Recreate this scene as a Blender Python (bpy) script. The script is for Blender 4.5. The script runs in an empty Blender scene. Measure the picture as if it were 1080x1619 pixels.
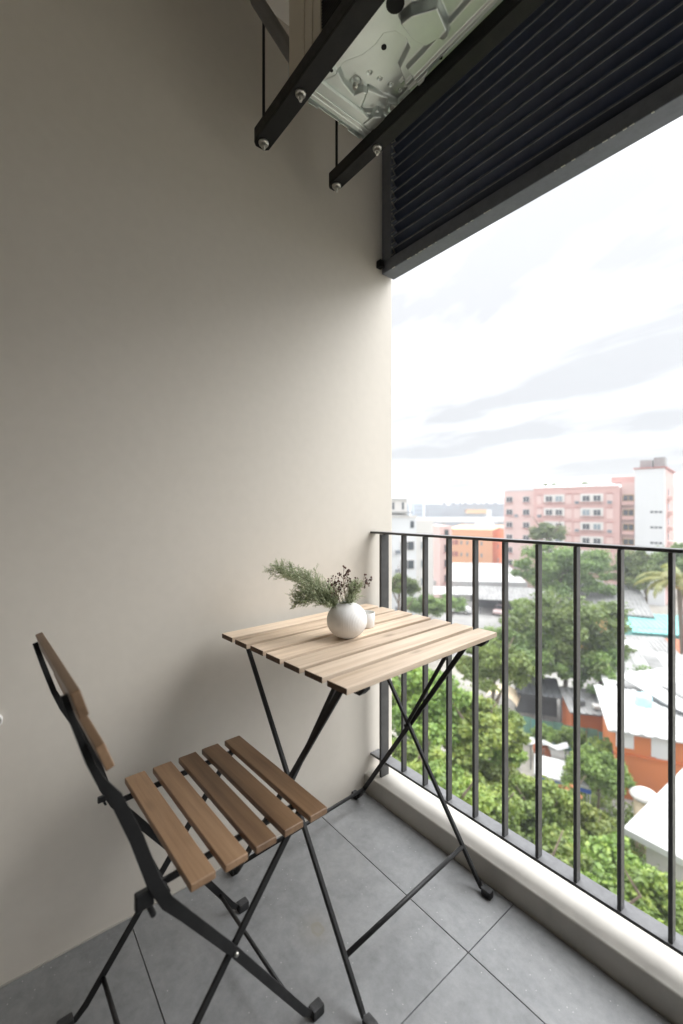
import bpy, bmesh, math, random
import numpy as np
from mathutils import Vector, Matrix, Euler
R = math.radians
C = bpy.context.scene.collection
sc = bpy.context.scene

# ------------------------------------------------------------ camera, world, sun, exposure
CAM = (1.208, -1.080, 1.042); YAW = 51.2
cd = bpy.data.cameras.new('camera'); cam = bpy.data.objects.new('camera', cd); C.objects.link(cam)
cam.location = CAM; cam.rotation_euler = (R(90), 0, R(YAW))
cd.sensor_fit = 'AUTO'; cd.sensor_width = 36; cd.lens = 15.365; cd.shift_y = -0.0028
cd.clip_start = 0.02; cd.clip_end = 4000
cd.dof.use_dof = True; cd.dof.focus_distance = 1.25; cd.dof.aperture_fstop = 1.9; cd.dof.aperture_blades = 7
sc.camera = cam
w = bpy.data.worlds.new('World'); sc.world = w; w.use_nodes = True
nt = w.node_tree; nt.nodes.clear()
SUN_EL, SUN_AZ = 47, 56            # azimuth measured ccw from +X, the open side of the balcony is +Y
def wn(t, **k):
    n = nt.nodes.new(t)
    for a, b in k.items(): setattr(n, a, b)
    return n
out = wn('ShaderNodeOutputWorld'); bg = wn('ShaderNodeBackground'); bg.inputs[1].default_value = 0.12
sky = wn('ShaderNodeTexSky', sky_type='NISHITA', sun_disc=False, sun_elevation=R(SUN_EL), sun_rotation=R(90-SUN_AZ))
tc = wn('ShaderNodeTexCoord'); sep = wn('ShaderNodeSeparateXYZ')
nt.links.new(tc.outputs['Generated'], sep.inputs[0])
def mth(op, a, b=None, c=None):
    n = wn('ShaderNodeMath', operation=op)
    for i, v in enumerate((a, b, c)):
        if v is None: continue
        if isinstance(v, (int, float)): n.inputs[i].default_value = v
        else: nt.links.new(v, n.inputs[i])
    return n.outputs[0]
zz = mth('MAXIMUM', sep.outputs[2], 0.0)
den = mth('ADD', zz, 0.16)
cx = mth('DIVIDE', sep.outputs[0], den); cy = mth('DIVIDE', sep.outputs[1], den)
cmb = wn('ShaderNodeCombineXYZ'); nt.links.new(cx, cmb.inputs[0]); nt.links.new(cy, cmb.inputs[1])
nz = wn('ShaderNodeTexNoise'); nz.inputs['Scale'].default_value = 1.3; nz.inputs['Detail'].default_value = 5; nz.inputs['Roughness'].default_value = .5
nz.inputs['Distortion'].default_value = .35
mp = wn('ShaderNodeMapping'); mp.inputs['Location'].default_value = (4.3, 1.2, 0.5); mp.inputs['Rotation'].default_value = (0, 0, R(YAW)); mp.inputs['Scale'].default_value = (.55, 1.25, 1)
nt.links.new(cmb.outputs[0], mp.inputs[0]); nt.links.new(mp.outputs[0], nz.inputs['Vector'])
rmp = wn('ShaderNodeValToRGB'); el = rmp.color_ramp.elements
el[0].position = .40; el[0].color = (1, 1, 1, 1); el[1].position = .60; el[1].color = (0.0, 0.0, 0.0, 1)
e_ = el.new(.50); e_.color = (.13, .13, .13, 1)
nt.links.new(nz.outputs[0], rmp.inputs[0])
# overcast veil: brightness of the thin (bright) and thick (grey) parts of the cloud, both growing towards the zenith as in a CIE overcast sky
grad = mth('ADD', mth('MULTIPLY', mth('POWER', zz, 1.25), 3.0), 1.0)
thick = mth('MULTIPLY', mth('ADD', mth('MULTIPLY', zz, .75), 1.0), 1.76)
thin = mth('MULTIPLY', grad, 5.8)
lum = mth('ADD', mth('MULTIPLY', rmp.outputs[0], thin), mth('MULTIPLY', mth('SUBTRACT', 1.0, rmp.outputs[0]), thick))
cc = wn('ShaderNodeCombineColor'); nt.links.new(mth('MULTIPLY', lum, .985), cc.inputs[0]); nt.links.new(mth('MULTIPLY', lum, 1.0), cc.inputs[1]); nt.links.new(mth('MULTIPLY', lum, 1.02), cc.inputs[2])
mx = wn('ShaderNodeMix', data_type='RGBA'); mx.inputs[0].default_value = 0.97
nt.links.new(sky.outputs[0], mx.inputs[6]); nt.links.new(cc.outputs[0], mx.inputs[7])
nt.links.new(mx.outputs[2], bg.inputs[0]); nt.links.new(bg.outputs[0], out.inputs[0])
sd = bpy.data.lights.new('sun', 'SUN'); sd.energy = 1.0; sd.angle = R(55); sd.color = (1, .985, .965)
sun = bpy.data.objects.new('sun', sd); C.objects.link(sun)
sv = Vector((math.cos(R(SUN_EL))*math.cos(R(SUN_AZ)), math.cos(R(SUN_EL))*math.sin(R(SUN_AZ)), math.sin(R(SUN_EL))))
sun.rotation_euler = sv.to_track_quat('Z', 'Y').to_euler(); sun.location = (0, 0, 30)
sc.view_settings.view_transform = 'Standard'; sc.view_settings.look = 'None'; sc.view_settings.gamma = 1
sc.view_settings.exposure = 1.74
sc.view_settings.use_curve_mapping = False
sc.cycles.max_bounces = 10; sc.cycles.diffuse_bounces = 5; sc.cycles.caustics_reflective = False; sc.cycles.caustics_refractive = False

# ------------------------------------------------------------ materials
MATS = {}
class NT:
    def __init__(s, name):
        s.m = bpy.data.materials.new(name); s.m.use_nodes = True; s.t = s.m.node_tree
        s.b = s.t.nodes['Principled BSDF']; s.out = s.t.nodes['Material Output']; MATS[name] = s.m
    def n(s, t, **k):
        x = s.t.nodes.new(t)
        for a, b in k.items(): setattr(x, a, b)
        return x
    def l(s, a, b): s.t.links.new(a, b)
    def noise(s, scale, detail=4, rough=.5, vec=None, dist=0):
        x = s.n('ShaderNodeTexNoise'); x.inputs['Scale'].default_value = scale; x.inputs['Detail'].default_value = detail
        x.inputs['Roughness'].default_value = rough; x.inputs['Distortion'].default_value = dist
        if vec is not None: s.l(vec, x.inputs['Vector'])
        return x.outputs[0]
    def ramp(s, fac, stops):
        x = s.n('ShaderNodeValToRGB'); e = x.color_ramp.elements
        while len(e) < len(stops): e.new(.5)
        for i, (p, c) in enumerate(stops): e[i].position = p; e[i].color = (*c, 1)
        s.l(fac, x.inputs[0]); return x.outputs[0]
    def mix(s, fac, a, b, mode='MIX'):
        x = s.n('ShaderNodeMix', data_type='RGBA', blend_type=mode)
        for i, v in ((0, fac), (6, a), (7, b)):
            if isinstance(v, (int, float)): x.inputs[i].default_value = v
            elif isinstance(v, tuple): x.inputs[i].default_value = (*v, 1)
            else: s.l(v, x.inputs[i])
        return x.outputs[2]
    def math(s, op, a, b=0.0):
        x = s.n('ShaderNodeMath', operation=op)
        for i, v in ((0, a), (1, b)):
            if isinstance(v, (int, float)): x.inputs[i].default_value = v
            else: s.l(v, x.inputs[i])
        return x.outputs[0]
    def coord(s, kind='Object', scale=(1, 1, 1), rand=False):
        c = s.n('ShaderNodeTexCoord'); m = s.n('ShaderNodeMapping'); m.inputs['Scale'].default_value = scale
        v = c.outputs[kind]
        if rand:
            oi = s.n('ShaderNodeObjectInfo'); a = s.n('ShaderNodeVectorMath', operation='ADD')
            cb = s.n('ShaderNodeCombineXYZ')
            for i in range(3): s.l(s.math('MULTIPLY', oi.outputs['Random'], (13.7, 7.9, 21.3)[i]), cb.inputs[i])
            s.l(v, a.inputs[0]); s.l(cb.outputs[0], a.inputs[1]); v = a.outputs[0]
        s.l(v, m.inputs[0]); return m.outputs[0]
    def world(s):
        return s.n('ShaderNodeNewGeometry').outputs['Position']
    def bump(s, h, strength=.2, dist=.002):
        x = s.n('ShaderNodeBump'); x.inputs['Strength'].default_value = strength; x.inputs['Distance'].default_value = dist
        s.l(h, x.inputs['Height']); s.l(x.outputs[0], s.b.inputs['Normal'])
    def col(s, c):
        if isinstance(c, tuple): s.b.inputs['Base Color'].default_value = (*c, 1)
        else: s.l(c, s.b.inputs['Base Color'])
    def rough(s, r):
        if isinstance(r, (int, float)): s.b.inputs['Roughness'].default_value = r
        else: s.l(r, s.b.inputs['Roughness'])

def basic(name, c, rough=.6, var=.12, scale=8, metal=0.0, bump=0, bscale=60, coord='Object', spec=.5):
    m = NT(name); v = m.coord(coord, rand=(coord == 'Object'))
    lo = tuple(x*(1-var) for x in c); hi = tuple(min(1, x*(1+var)) for x in c)
    m.col(m.ramp(m.noise(scale, 5, .6, v), [(.3, lo), (.7, hi)]))
    m.rough(rough); m.b.inputs['Metallic'].default_value = metal; m.b.inputs['Specular IOR Level'].default_value = spec
    if bump: m.bump(m.noise(bscale, 4, .6, v), bump, .002)
    return m.m

# balcony paint: warm greige emulsion with faint roller texture and patches
m = NT('beige_wall_paint'); p = m.world()
c1 = m.ramp(m.noise(1.6, 5, .55, p), [(.3, (.625, .585, .520)), (.7, (.649, .609, .544))])
c2 = m.ramp(m.noise(35, 3, .6, p), [(.35, (.975, .975, .975)), (.65, (1, 1, 1))])
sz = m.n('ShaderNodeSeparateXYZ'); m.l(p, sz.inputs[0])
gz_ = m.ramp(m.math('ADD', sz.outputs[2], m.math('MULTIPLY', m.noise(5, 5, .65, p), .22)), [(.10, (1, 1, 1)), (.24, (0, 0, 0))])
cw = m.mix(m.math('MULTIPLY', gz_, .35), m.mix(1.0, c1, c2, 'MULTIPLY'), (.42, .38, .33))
mpn = m.n('ShaderNodeMapping'); mpn.inputs['Scale'].default_value = (3, 22, 2.2); mpn.inputs['Rotation'].default_value = (.5, 0, 0); m.l(p, mpn.inputs[0])
scf = m.ramp(m.noise(2.2, 6, .8, mpn.outputs[0]), [(.70, (0, 0, 0)), (.76, (1, 1, 1))])
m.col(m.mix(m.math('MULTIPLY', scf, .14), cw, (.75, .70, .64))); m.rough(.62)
h = m.math('ADD', m.noise(300, 3, .6, p), m.math('MULTIPLY', m.noise(60, 3, .5, p), .6)); m.bump(h, .14, .0008)
m = NT('white_kerb_paint'); p = m.world()
c1 = m.ramp(m.noise(7, 6, .65, p), [(.25, (.36, .342, .31)), (.5, (.44, .42, .38)), (.8, (.48, .457, .415))])
m.col(c1); m.rough(.5); m.bump(m.noise(140, 4, .6, p), .12, .0012)
basic('ceiling_paint', (.78, .76, .72), .7, .04, 3)
basic('facade_paint', (.50, .45, .40), .7, .06, 3)
# porcelain floor tile with cement look
m = NT('grey_tile'); p = m.coord('Object', rand=True); pw = m.world()
big = m.noise(4.5, 9, .72, p, .15); med = m.noise(34, 8, .78, p, .2); fine = m.noise(230, 2, .5, p)
c1 = m.ramp(big, [(.28, (.165, .171, .176)), (.5, (.228, .234, .239)), (.75, (.285, .290, .294))])
c2 = m.ramp(med, [(.3, (.80, .80, .80)), (.62, (1.05, 1.05, 1.05))])
c3 = m.mix(1.0, c1, c2, 'MULTIPLY')
vor = m.n('ShaderNodeTexVoronoi'); vor.inputs['Scale'].default_value = 55; m.l(p, vor.inputs['Vector'])
sp = m.math('LESS_THAN', vor.outputs['Distance'], .085)
sp2 = m.math('MULTIPLY', sp, m.math('GREATER_THAN', m.noise(6, 2, .5, p), .48))
c4 = m.mix(m.math('MULTIPLY', sp2, .75), c3, (.42, .42, .41))
vm = m.n('ShaderNodeVectorMath', operation='DISTANCE'); m.l(pw, vm.inputs[0]); vm.inputs[1].default_value = (.325, -.447, 0)
dist = m.math('ADD', vm.outputs['Value'], m.math('MULTIPLY', m.math('SUBTRACT', m.noise(45, 4, .6, pw), .5), .022))
ring = m.ramp(dist, [(.010, (.35, .35, .35)), (.0145, (1, 1, 1)), (.018, (0, 0, 0))])
st = m.mix(m.math('MULTIPLY', ring, .75), c4, (.19, .17, .125))
halo = m.ramp(dist, [(.02, (1, 1, 1)), (.07, (0, 0, 0))]); halo2 = m.math('MULTIPLY', halo, m.math('MULTIPLY', m.noise(28, 4, .7, pw), .55))
m.col(m.mix(halo2, st, (.20, .185, .155)))
m.rough(m.ramp(med, [(.3, (.5, .5, .5)), (.7, (.38, .38, .38))])); m.bump(m.math('ADD', fine, med), .1, .0008)
basic('tile_grout', (.15, .15, .148), .9, .2, 40)
# satin black powder coat with scuffs and greyed upward faces
def black(name, c=.010, r=.42, sky_grey=.10, spec=.22):
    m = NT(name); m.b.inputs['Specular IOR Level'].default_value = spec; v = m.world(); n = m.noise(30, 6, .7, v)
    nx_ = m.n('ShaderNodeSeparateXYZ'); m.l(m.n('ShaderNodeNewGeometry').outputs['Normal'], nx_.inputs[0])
    up = m.math('MULTIPLY', m.ramp(nx_.outputs[2], [(.75, (0, 0, 0)), (.95, (1, 1, 1))]), m.math('ADD', m.math('MULTIPLY', m.noise(45, 5, .7, v), .5), sky_grey-.25))  # sky reflection on dusty upward faces put into the colour
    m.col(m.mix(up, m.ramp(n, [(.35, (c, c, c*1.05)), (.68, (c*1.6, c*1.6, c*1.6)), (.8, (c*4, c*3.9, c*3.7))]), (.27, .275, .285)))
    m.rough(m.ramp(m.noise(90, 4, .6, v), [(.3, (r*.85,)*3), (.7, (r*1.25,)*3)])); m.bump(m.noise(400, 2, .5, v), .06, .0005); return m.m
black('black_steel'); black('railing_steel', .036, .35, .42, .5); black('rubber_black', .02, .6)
m = NT('louver_paint'); v = m.world(); n = m.noise(16, 7, .75, v)
m.col(m.ramp(n, [(.3, (.028, .038, .066)), (.62, (.045, .060, .10)), (.76, (.06, .065, .075)), (.86, (.16, .16, .15))])); m.rough(.42); m.bump(m.noise(120, 3, .6, v), .08, .0008)
m = NT('louver_frame_paint'); v = m.world(); n = m.noise(26, 7, .8, v)
m.col(m.ramp(n, [(.3, (.10, .11, .135)), (.62, (.14, .152, .18)), (.72, (.10, .10, .10)), (.82, (.30, .29, .28))])); m.rough(.45)
# woods
def wood(name, cols, axis, rough=.5, knot=.5):
    m = NT(name); s = [34, 34, 34]; s[axis] = 1.6
    v = m.coord('Object', tuple(s), rand=True)
    s2 = [5, 5, 5]; s2[axis] = .9
    v2 = m.coord('Object', tuple(s2), rand=True)
    g = m.noise(1.0, 6, .62, v, .25); b = m.noise(1.0, 4, .5, v2, .8)
    g2 = m.noise(4.5, 3, .6, v)
    c = m.ramp(m.math('ADD', m.math('MULTIPLY', g, .6), m.math('MULTIPLY', b, .4)), [(.3, cols[0]), (.5, cols[1]), (.7, cols[2])])
    c = m.mix(1.0, c, m.ramp(g2, [(.3, (.86, .84, .82)), (.55, (1, 1, 1))]), 'MULTIPLY')
    vo = m.n('ShaderNodeTexVoronoi'); vo.inputs['Scale'].default_value = 1.0
    s3 = [11, 11, 11]; s3[axis] = 4.2
    m.l(m.coord('Object', tuple(s3), rand=True), vo.inputs['Vector'])
    k = m.ramp(m.math('ADD', vo.outputs['Distance'], m.math('MULTIPLY', m.noise(2, 3, .5, v2), .08)), [(.07, (1, 1, 1)), (.17, (0, 0, 0))])
    oi = m.n('ShaderNodeObjectInfo')
    c = m.mix(m.math('MULTIPLY', k, knot), c, tuple(x*.35 for x in cols[0]))
    hs = m.n('ShaderNodeHueSaturation'); m.l(c, hs.inputs['Color']); m.l(m.math('ADD', m.math('MULTIPLY', oi.outputs['Random'], .3), .86), hs.inputs['Value'])
    m.col(hs.outputs[0]); m.rough(rough); m.bump(g, .16, .0012); return m.m
wood('pale_wood', [(.38, .275, .185), (.605, .48, .36), (.70, .585, .47)], 1, .55, .55)
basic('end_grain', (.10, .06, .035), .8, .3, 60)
basic('louver_edge_lit', (.20, .205, .21), .45, .4, 30)
wood('brown_wood', [(.11, .06, .032), (.235, .142, .078), (.32, .205, .118)], 0, .42, .35)
basic('galvanised', (.66, .71, .68), .30, .10, 6, .72, .05, 80)
basic('zinc', (.55, .54, .50), .35, .1, 30, .9)
basic('ac_beige', (.70, .645, .54), .5, .06, 5)
basic('ac_coil', (.02, .02, .02), .6, .2, 5)
basic('hole_black', (.006, .006, .006), .9, .1, 5)
basic('grey_pipe', (.20, .20, .195), .55, .1, 9)
m = NT('white_ceramic'); m.col((.82, .81, .79)); m.rough(.75)
m = NT('candle_glass'); m.col((.74, .74, .73)); m.rough(.25)
basic('wax', (.78, .76, .70), .5, .03)
m = NT('stem_green'); m.col((.13, .17, .07)); m.rough(.7)
m = NT('sprig_green'); v = m.world(); m.b.inputs['Subsurface Weight'].default_value = 0; m.col(m.ramp(m.noise(30, 3, .5, v), [(.3, (.32, .38, .22)), (.7, (.62, .64, .48))])); m.rough(.7)
tr = m.n('ShaderNodeBsdfTranslucent'); tr.inputs[0].default_value = (.45, .50, .33, 1); ms = m.n('ShaderNodeMixShader'); ms.inputs[0].default_value = .45
m.l(m.b.outputs[0], ms.inputs[1]); m.l(tr.outputs[0], ms.inputs[2]); m.l(ms.outputs[0], m.out.inputs[0])
m = NT('berry_brown'); v = m.world(); m.col(m.ramp(m.noise(60, 2, .5, v), [(.3, (.05, .022, .018)), (.7, (.17, .085, .06))])); m.rough(.55)
m = NT('twig_brown'); m.col((.16, .10, .06)); m.rough(.8)
# outside
def leafmat(name, dark, light, warm, sc_=.35):
    m = NT(name); v = m.world()
    oi = m.n('ShaderNodeObjectInfo')
    n = m.math('ADD', m.math('MULTIPLY', m.noise(sc_, 4, .6, v), .5), m.math('MULTIPLY', m.noise(sc_*11, 2, .6, v), .5))
    c = m.ramp(n, [(.34, dark), (.5, light), (.64, warm)])
    hs = m.n('ShaderNodeHueSaturation'); m.l(c, hs.inputs['Color']); m.l(m.math('ADD', m.math('MULTIPLY', oi.outputs['Random'], .5), .75), hs.inputs['Value'])
    m.l(m.math('ADD', m.math('MULTIPLY', oi.outputs['Random'], .03), .485), hs.inputs['Hue'])
    m.col(hs.outputs[0]); m.rough(.45)
    tr = m.n('ShaderNodeBsdfTranslucent'); m.l(hs.outputs[0], tr.inputs[0]); ms = m.n('ShaderNodeMixShader'); ms.inputs[0].default_value = .35
    m.l(m.b.outputs[0], ms.inputs[1]); m.l(tr.outputs[0], ms.inputs[2]); m.l(ms.outputs[0], m.out.inputs[0]); return m.m
leafmat('leaf_green', (.06, .105, .022), (.17, .25, .045), (.34, .40, .08))
leafmat('leaf_deep', (.07, .125, .032), (.155, .235, .06), (.27, .35, .09))
leafmat('leaf_lime', (.10, .17, .035), (.20, .30, .06), (.30, .37, .09))
leafmat('palm_yellow', (.13, .16, .045), (.26, .27, .08), (.38, .34, .12), .6)
leafmat('blossom', (.45, .14, .06), (.60, .24, .12), (.62, .38, .3), 1.5)
basic('bark', (.16, .12, .09), .9, .25, 14, 0, .4, 30)
m = NT('ground_soil'); v = m.world(); n = m.noise(.09, 6, .65, v); n2 = m.noise(1.3, 5, .7, v)
c = m.ramp(n, [(.35, (.10, .12, .06)), (.46, (.24, .225, .19)), (.62, (.34, .32, .295))])
m.col(m.mix(1.0, c, m.ramp(n2, [(.3, (.6, .6, .6)), (.7, (1.15, 1.15, 1.1))]), 'MULTIPLY')); m.rough(.95)
basic('asphalt_pale', (.24, .235, .225), .9, .18, .5, coord='Object'); basic('concrete', (.33, .32, .30), .9, .25, 1.2)
basic('white_render', (.62, .63, .64), .8, .07, .3); basic('white_warm', (.62, .60, .57), .8, .06, .4)
basic('pink_render', (.55, .345, .315), .8, .07, .25); basic('pink_pale', (.62, .45, .415), .8, .06, .3); basic('red_trim', (.36, .12, .10), .7, .15, 1)
basic('orange_render', (.56, .18, .06), .8, .08, .3); basic('peach_render', (.68, .36, .20), .8, .06, .3); basic('orange_deep', (.58, .16, .05), .8, .12, .8)
basic('roof_white', (.43, .43, .425), .6, .22, .5); basic('roof_grey', (.24, .24, .235), .75, .35, .8); basic('roof_dark', (.12, .125, .13), .8, .3, .8)
basic('teal_paint', (.14, .34, .31), .7, .2, .8); basic('teal_green', (.13, .27, .21), .7, .3, 1.2); basic('turquoise', (.18, .46, .44), .7, .15, .8)
basic('ochre_paint', (.55, .36, .14), .8, .2, 1); basic('blue_trim', (.04, .10, .42), .6, .1, 2); basic('cream_paint', (.66, .54, .38), .7, .1, 2)
basic('far_grey', (.2, .22, .25), .8, .15, .05); basic('far_blue', (.33, .40, .48), .8, .15, .05); basic('tent_orange', (.70, .33, .05), .7, .2, .3)
basic('cyan_tank', (.42, .68, .72), .5, .1, 2); basic('clay', (.36, .12, .06), .8, .2, 6); basic('car_white', (.68, .68, .68), .25, .02, 2); basic('car_pink', (.60, .44, .43), .25, .02, 2)
basic('car_grey', (.16, .17, .18), .25, .02, 2)
m = NT('window_dark'); m.col((.05, .06, .07)); m.rough(.12)
m = NT('window_pale'); m.col((.22, .27, .30)); m.rough(.12)
m = NT('door_glass'); m.col((.03, .035, .04)); m.rough(.05)
M = MATS

# ------------------------------------------------------------ mesh helpers
def link(name, me, mat=None, parent=None, loc=(0, 0, 0), rot=(0, 0, 0), scale=(1, 1, 1)):
    o = bpy.data.objects.new(name, me); C.objects.link(o)
    if mat is not None and me is not None and len(me.materials) == 0: me.materials.append(M[mat] if isinstance(mat, str) else mat)
    o.parent = parent; o.location = loc; o.rotation_euler = rot; o.scale = scale; return o
def tag(o, label=None, cat=None, group=None, kind=None):
    if label: o['label'] = label
    if cat: o['category'] = cat
    if group: o['group'] = group
    if kind: o['kind'] = kind
    return o
def thing(name, label, cat, loc=(0, 0, 0), rz=0, group=None):
    o = link(name, None, loc=loc, rot=(0, 0, rz)); return tag(o, label, cat, group)
class MB:
    def __init__(s): s.v = []; s.f = []; s.smooth = []
    def add(s, vs, fs, sm=False):
        k = len(s.v); s.v += [tuple(a) for a in vs]; s.f += [tuple(i+k for i in f) for f in fs]; s.smooth += [sm]*len(fs); return s
    def box(s, x0, x1, y0, y1, z0, z1, mat=None):
        vs = [(x, y, z) for x in (x0, x1) for y in (y0, y1) for z in (z0, z1)]
        if mat is not None: vs = [mat @ Vector(a) for a in vs]
        return s.add(vs, [(0, 1, 3, 2), (4, 6, 7, 5), (0, 4, 5, 1), (2, 3, 7, 6), (0, 2, 6, 4), (1, 5, 7, 3)])
    def tube(s, pts, rad, n=10, caps=True, sm=True):
        pts = [Vector(p) for p in pts]; k = len(s.v); rr = rad if hasattr(rad, '__len__') else [rad]*len(pts)
        ref = None; vs = []
        for i, p in enumerate(pts):
            t = (pts[min(i+1, len(pts)-1)]-pts[max(i-1, 0)]).normalized()
            if ref is None: ref = t.orthogonal().normalized()
            a = (ref-t*ref.dot(t)).normalized(); b = t.cross(a); ref = a
            for j in range(n):
                q = 2*math.pi*j/n; vs.append(p+(a*math.cos(q)+b*math.sin(q))*rr[i])
        fs = [(i*n+j, i*n+(j+1) % n, (i+1)*n+(j+1) % n, (i+1)*n+j) for i in range(len(pts)-1) for j in range(n)]
        s.add(vs, fs, sm)
        if caps:
            s.f.append(tuple(k+j for j in reversed(range(n)))); s.f.append(tuple(k+(len(pts)-1)*n+j for j in range(n))); s.smooth += [False, False]
        return s
    def bar(s, pts, width, axis, c0, c1):
        """flat bar following pts (2D path) with an in-plane width, extruded along the other axis from c0 to c1"""
        P = [Vector(p) for p in pts]; ww = width if hasattr(width, '__len__') else [width]*len(P); L = []; Rr = []
        for i, p in enumerate(P):
            a = (P[i]-P[i-1]).normalized() if i else (P[1]-P[0]).normalized()
            b = (P[i+1]-P[i]).normalized() if i < len(P)-1 else a
            t = (a+b).normalized(); nn = Vector((-t.y, t.x)); k = 1/max(.5, t.dot(a))
            L.append(p+nn*ww[i]*.5*k); Rr.append(p-nn*ww[i]*.5*k)
        def mk(q, c): return (c, q.x, q.y) if axis == 'x' else (q.x, c, q.y)
        n = len(P); vs = [mk(q, c0) for q in L]+[mk(q, c0) for q in Rr]+[mk(q, c1) for q in L]+[mk(q, c1) for q in Rr]; fs = []
        for i in range(n-1):
            fs += [(i, i+1, n+i+1, n+i), (2*n+i, 3*n+i, 3*n+i+1, 2*n+i+1), (i, 2*n+i, 2*n+i+1, i+1), (n+i, n+i+1, 3*n+i+1, 3*n+i)]
        fs += [(0, n, 3*n, 2*n), (n-1, 3*n-1, 4*n-1, 2*n-1)]
        return s.add(vs, fs)
    def lathe(s, prof, n=32, center=(0, 0, 0), sm=True, capb=False, capt=False):
        k = len(s.v); vs = [(center[0]+r*math.cos(2*math.pi*j/n), center[1]+r*math.sin(2*math.pi*j/n), center[2]+z) for r, z in prof for j in range(n)]
        fs = [(i*n+j, i*n+(j+1) % n, (i+1)*n+(j+1) % n, (i+1)*n+j) for i in range(len(prof)-1) for j in range(n)]
        s.add(vs, fs, sm)
        if capb: s.f.append(tuple(k+j for j in reversed(range(n)))); s.smooth.append(False)
        if capt: s.f.append(tuple(k+(len(prof)-1)*n+j for j in range(n))); s.smooth.append(False)
        return s
    def mesh(s, name, mat=None, bevel=0, seg=2):
        me = bpy.data.meshes.new(name); me.from_pydata(s.v, [], s.f); me.polygons.foreach_set('use_smooth', s.smooth)
        bm = bmesh.new(); bm.from_mesh(me); bmesh.ops.recalc_face_normals(bm, faces=bm.faces)
        if bevel: 
            ed = [e for e in bm.edges if e.is_manifold and e.calc_face_angle(0) > .5]
            bmesh.ops.bevel(bm, geom=ed, offset=bevel, segments=seg, affect='EDGES', profile=.6, clamp_overlap=True)
        bm.to_mesh(me); bm.free(); me.update()
        if mat: me.materials.append(M[mat])
        return me
    def obj(s, name, mat, parent=None, loc=(0, 0, 0), rot=(0, 0, 0), bevel=0, seg=2): return link(name, s.mesh(name, mat, bevel, seg), None, parent, loc, rot)
_unit = {}
def ubox(name, mat, parent, x0, x1, y0, y1, z0, z1):
    """box made of one shared unit cube per material (far, small pieces)"""
    if mat not in _unit: _unit[mat] = MB().box(-.5, .5, -.5, .5, -.5, .5).mesh('block', mat)
    return link(name, _unit[mat], None, parent, ((x0+x1)/2, (y0+y1)/2, (z0+z1)/2), (0, 0, 0), (abs(x1-x0), abs(y1-y0), abs(z1-z0)))

# ============================================================ BALCONY SHELL
XR = 2.5; YB = -1.42; ZC = 2.604
wall = MB().box(-.2, 0, -1.42, .145, -.3, 3.2).obj('balcony_wall', 'beige_wall_paint', bevel=.004)
tag(wall, kind='structure')
tag(MB().box(-.2, XR+.2, YB-.2, YB, -.3, 3.2).obj('facade_wall', 'facade_paint'), kind='structure')
tag(MB().box(XR, XR+.2, YB, .145, -.3, 3.2).obj('partition_wall', 'beige_wall_paint'), kind='structure')
tag(MB().box(0, XR, YB, .145, ZC, ZC+.2).obj('ceiling', 'ceiling_paint'), kind='structure')
fl = MB().box(0, XR, YB, 0, -.3, -.006).obj('floor', 'tile_grout'); tag(fl, kind='structure')
# floor tiles, 600 mm modules, 2 mm joints
xs = [0.001, .594, 1.194, 1.794, 2.394, XR-.001]; ys = [YB+.001, -.804, -.204, -.001]
for i in range(len(xs)-1):
    for j in range(len(ys)-1):
        x0, x1, y0, y1 = xs[i]+.001, xs[i+1]-.001, ys[j]+.001, ys[j+1]-.001
        MB().box(-(x1-x0)/2, (x1-x0)/2, -(y1-y0)/2, (y1-y0)/2, -.0055, 0).obj('tile', 'grey_tile', fl, ((x0+x1)/2, (y0+y1)/2, 0), bevel=.0007, seg=1)
k = MB().bar([(.0, -.3), (.0, .0)], .001, 'x', 0, .001)
kerb = MB()
prof = [(0, -.3), (0, .0605), (.0012, .0632), (.004, .0643), (.03, .0655), (.09, .0675), (.134, .066), (.142, .061), (.145, .05), (.145, -.3)]
n = len(prof); kerb.add([(0.0005, a, b) for a, b in prof]+[(XR-.0005, a, b) for a, b in prof], [(i, i+1, n+i+1, n+i) for i in range(n-1)]+[tuple(range(n))[::-1], tuple(range(n, 2*n))])
ko = kerb.obj('kerb', 'white_kerb_paint'); tag(ko, kind='structure')
for q in ko.data.polygons: q.use_smooth = False
# thin sealant line between wall and floor
tag(MB().bar([(-1.42, 0.002), (0, 0.002)], .003, 'x', .0002, .003).obj('skirting_sealant', 'white_kerb_paint'), kind='structure')
# sliding door behind the camera
t = thing('sliding_door', 'dark glazed sliding door in the facade behind the camera', 'door', (1.3, YB+.001, 0))
MB().box(-.8, .8, 0, .05, .05, .12).box(-.8, .8, 0, .05, 2.1, 2.17).box(-.8, -.74, 0, .05, .12, 2.1).box(.74, .8, 0, .05, .12, 2.1).box(-.03, .03, 0, .05, .12, 2.1).obj('frame', 'black_steel', t)
for a in (-.739, .031): MB().box(a, a+.708, .02, .03, .121, 2.099).obj('pane', 'door_glass', t)

# ============================================================ RAILING
t = thing('balcony_railing', 'black steel balcony railing with flat vertical balusters above the white kerb', 'railing', (0, .03, 0))
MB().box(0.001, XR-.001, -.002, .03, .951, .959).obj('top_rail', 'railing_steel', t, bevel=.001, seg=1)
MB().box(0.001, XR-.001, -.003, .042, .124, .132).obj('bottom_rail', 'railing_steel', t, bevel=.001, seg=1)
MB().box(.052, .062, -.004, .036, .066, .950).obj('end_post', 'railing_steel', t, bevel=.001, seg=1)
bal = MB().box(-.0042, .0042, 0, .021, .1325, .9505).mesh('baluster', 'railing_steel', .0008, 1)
for i in range(21): link('baluster', bal, None, t, (.1605+i*.0957, 0.0, 0))

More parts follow.
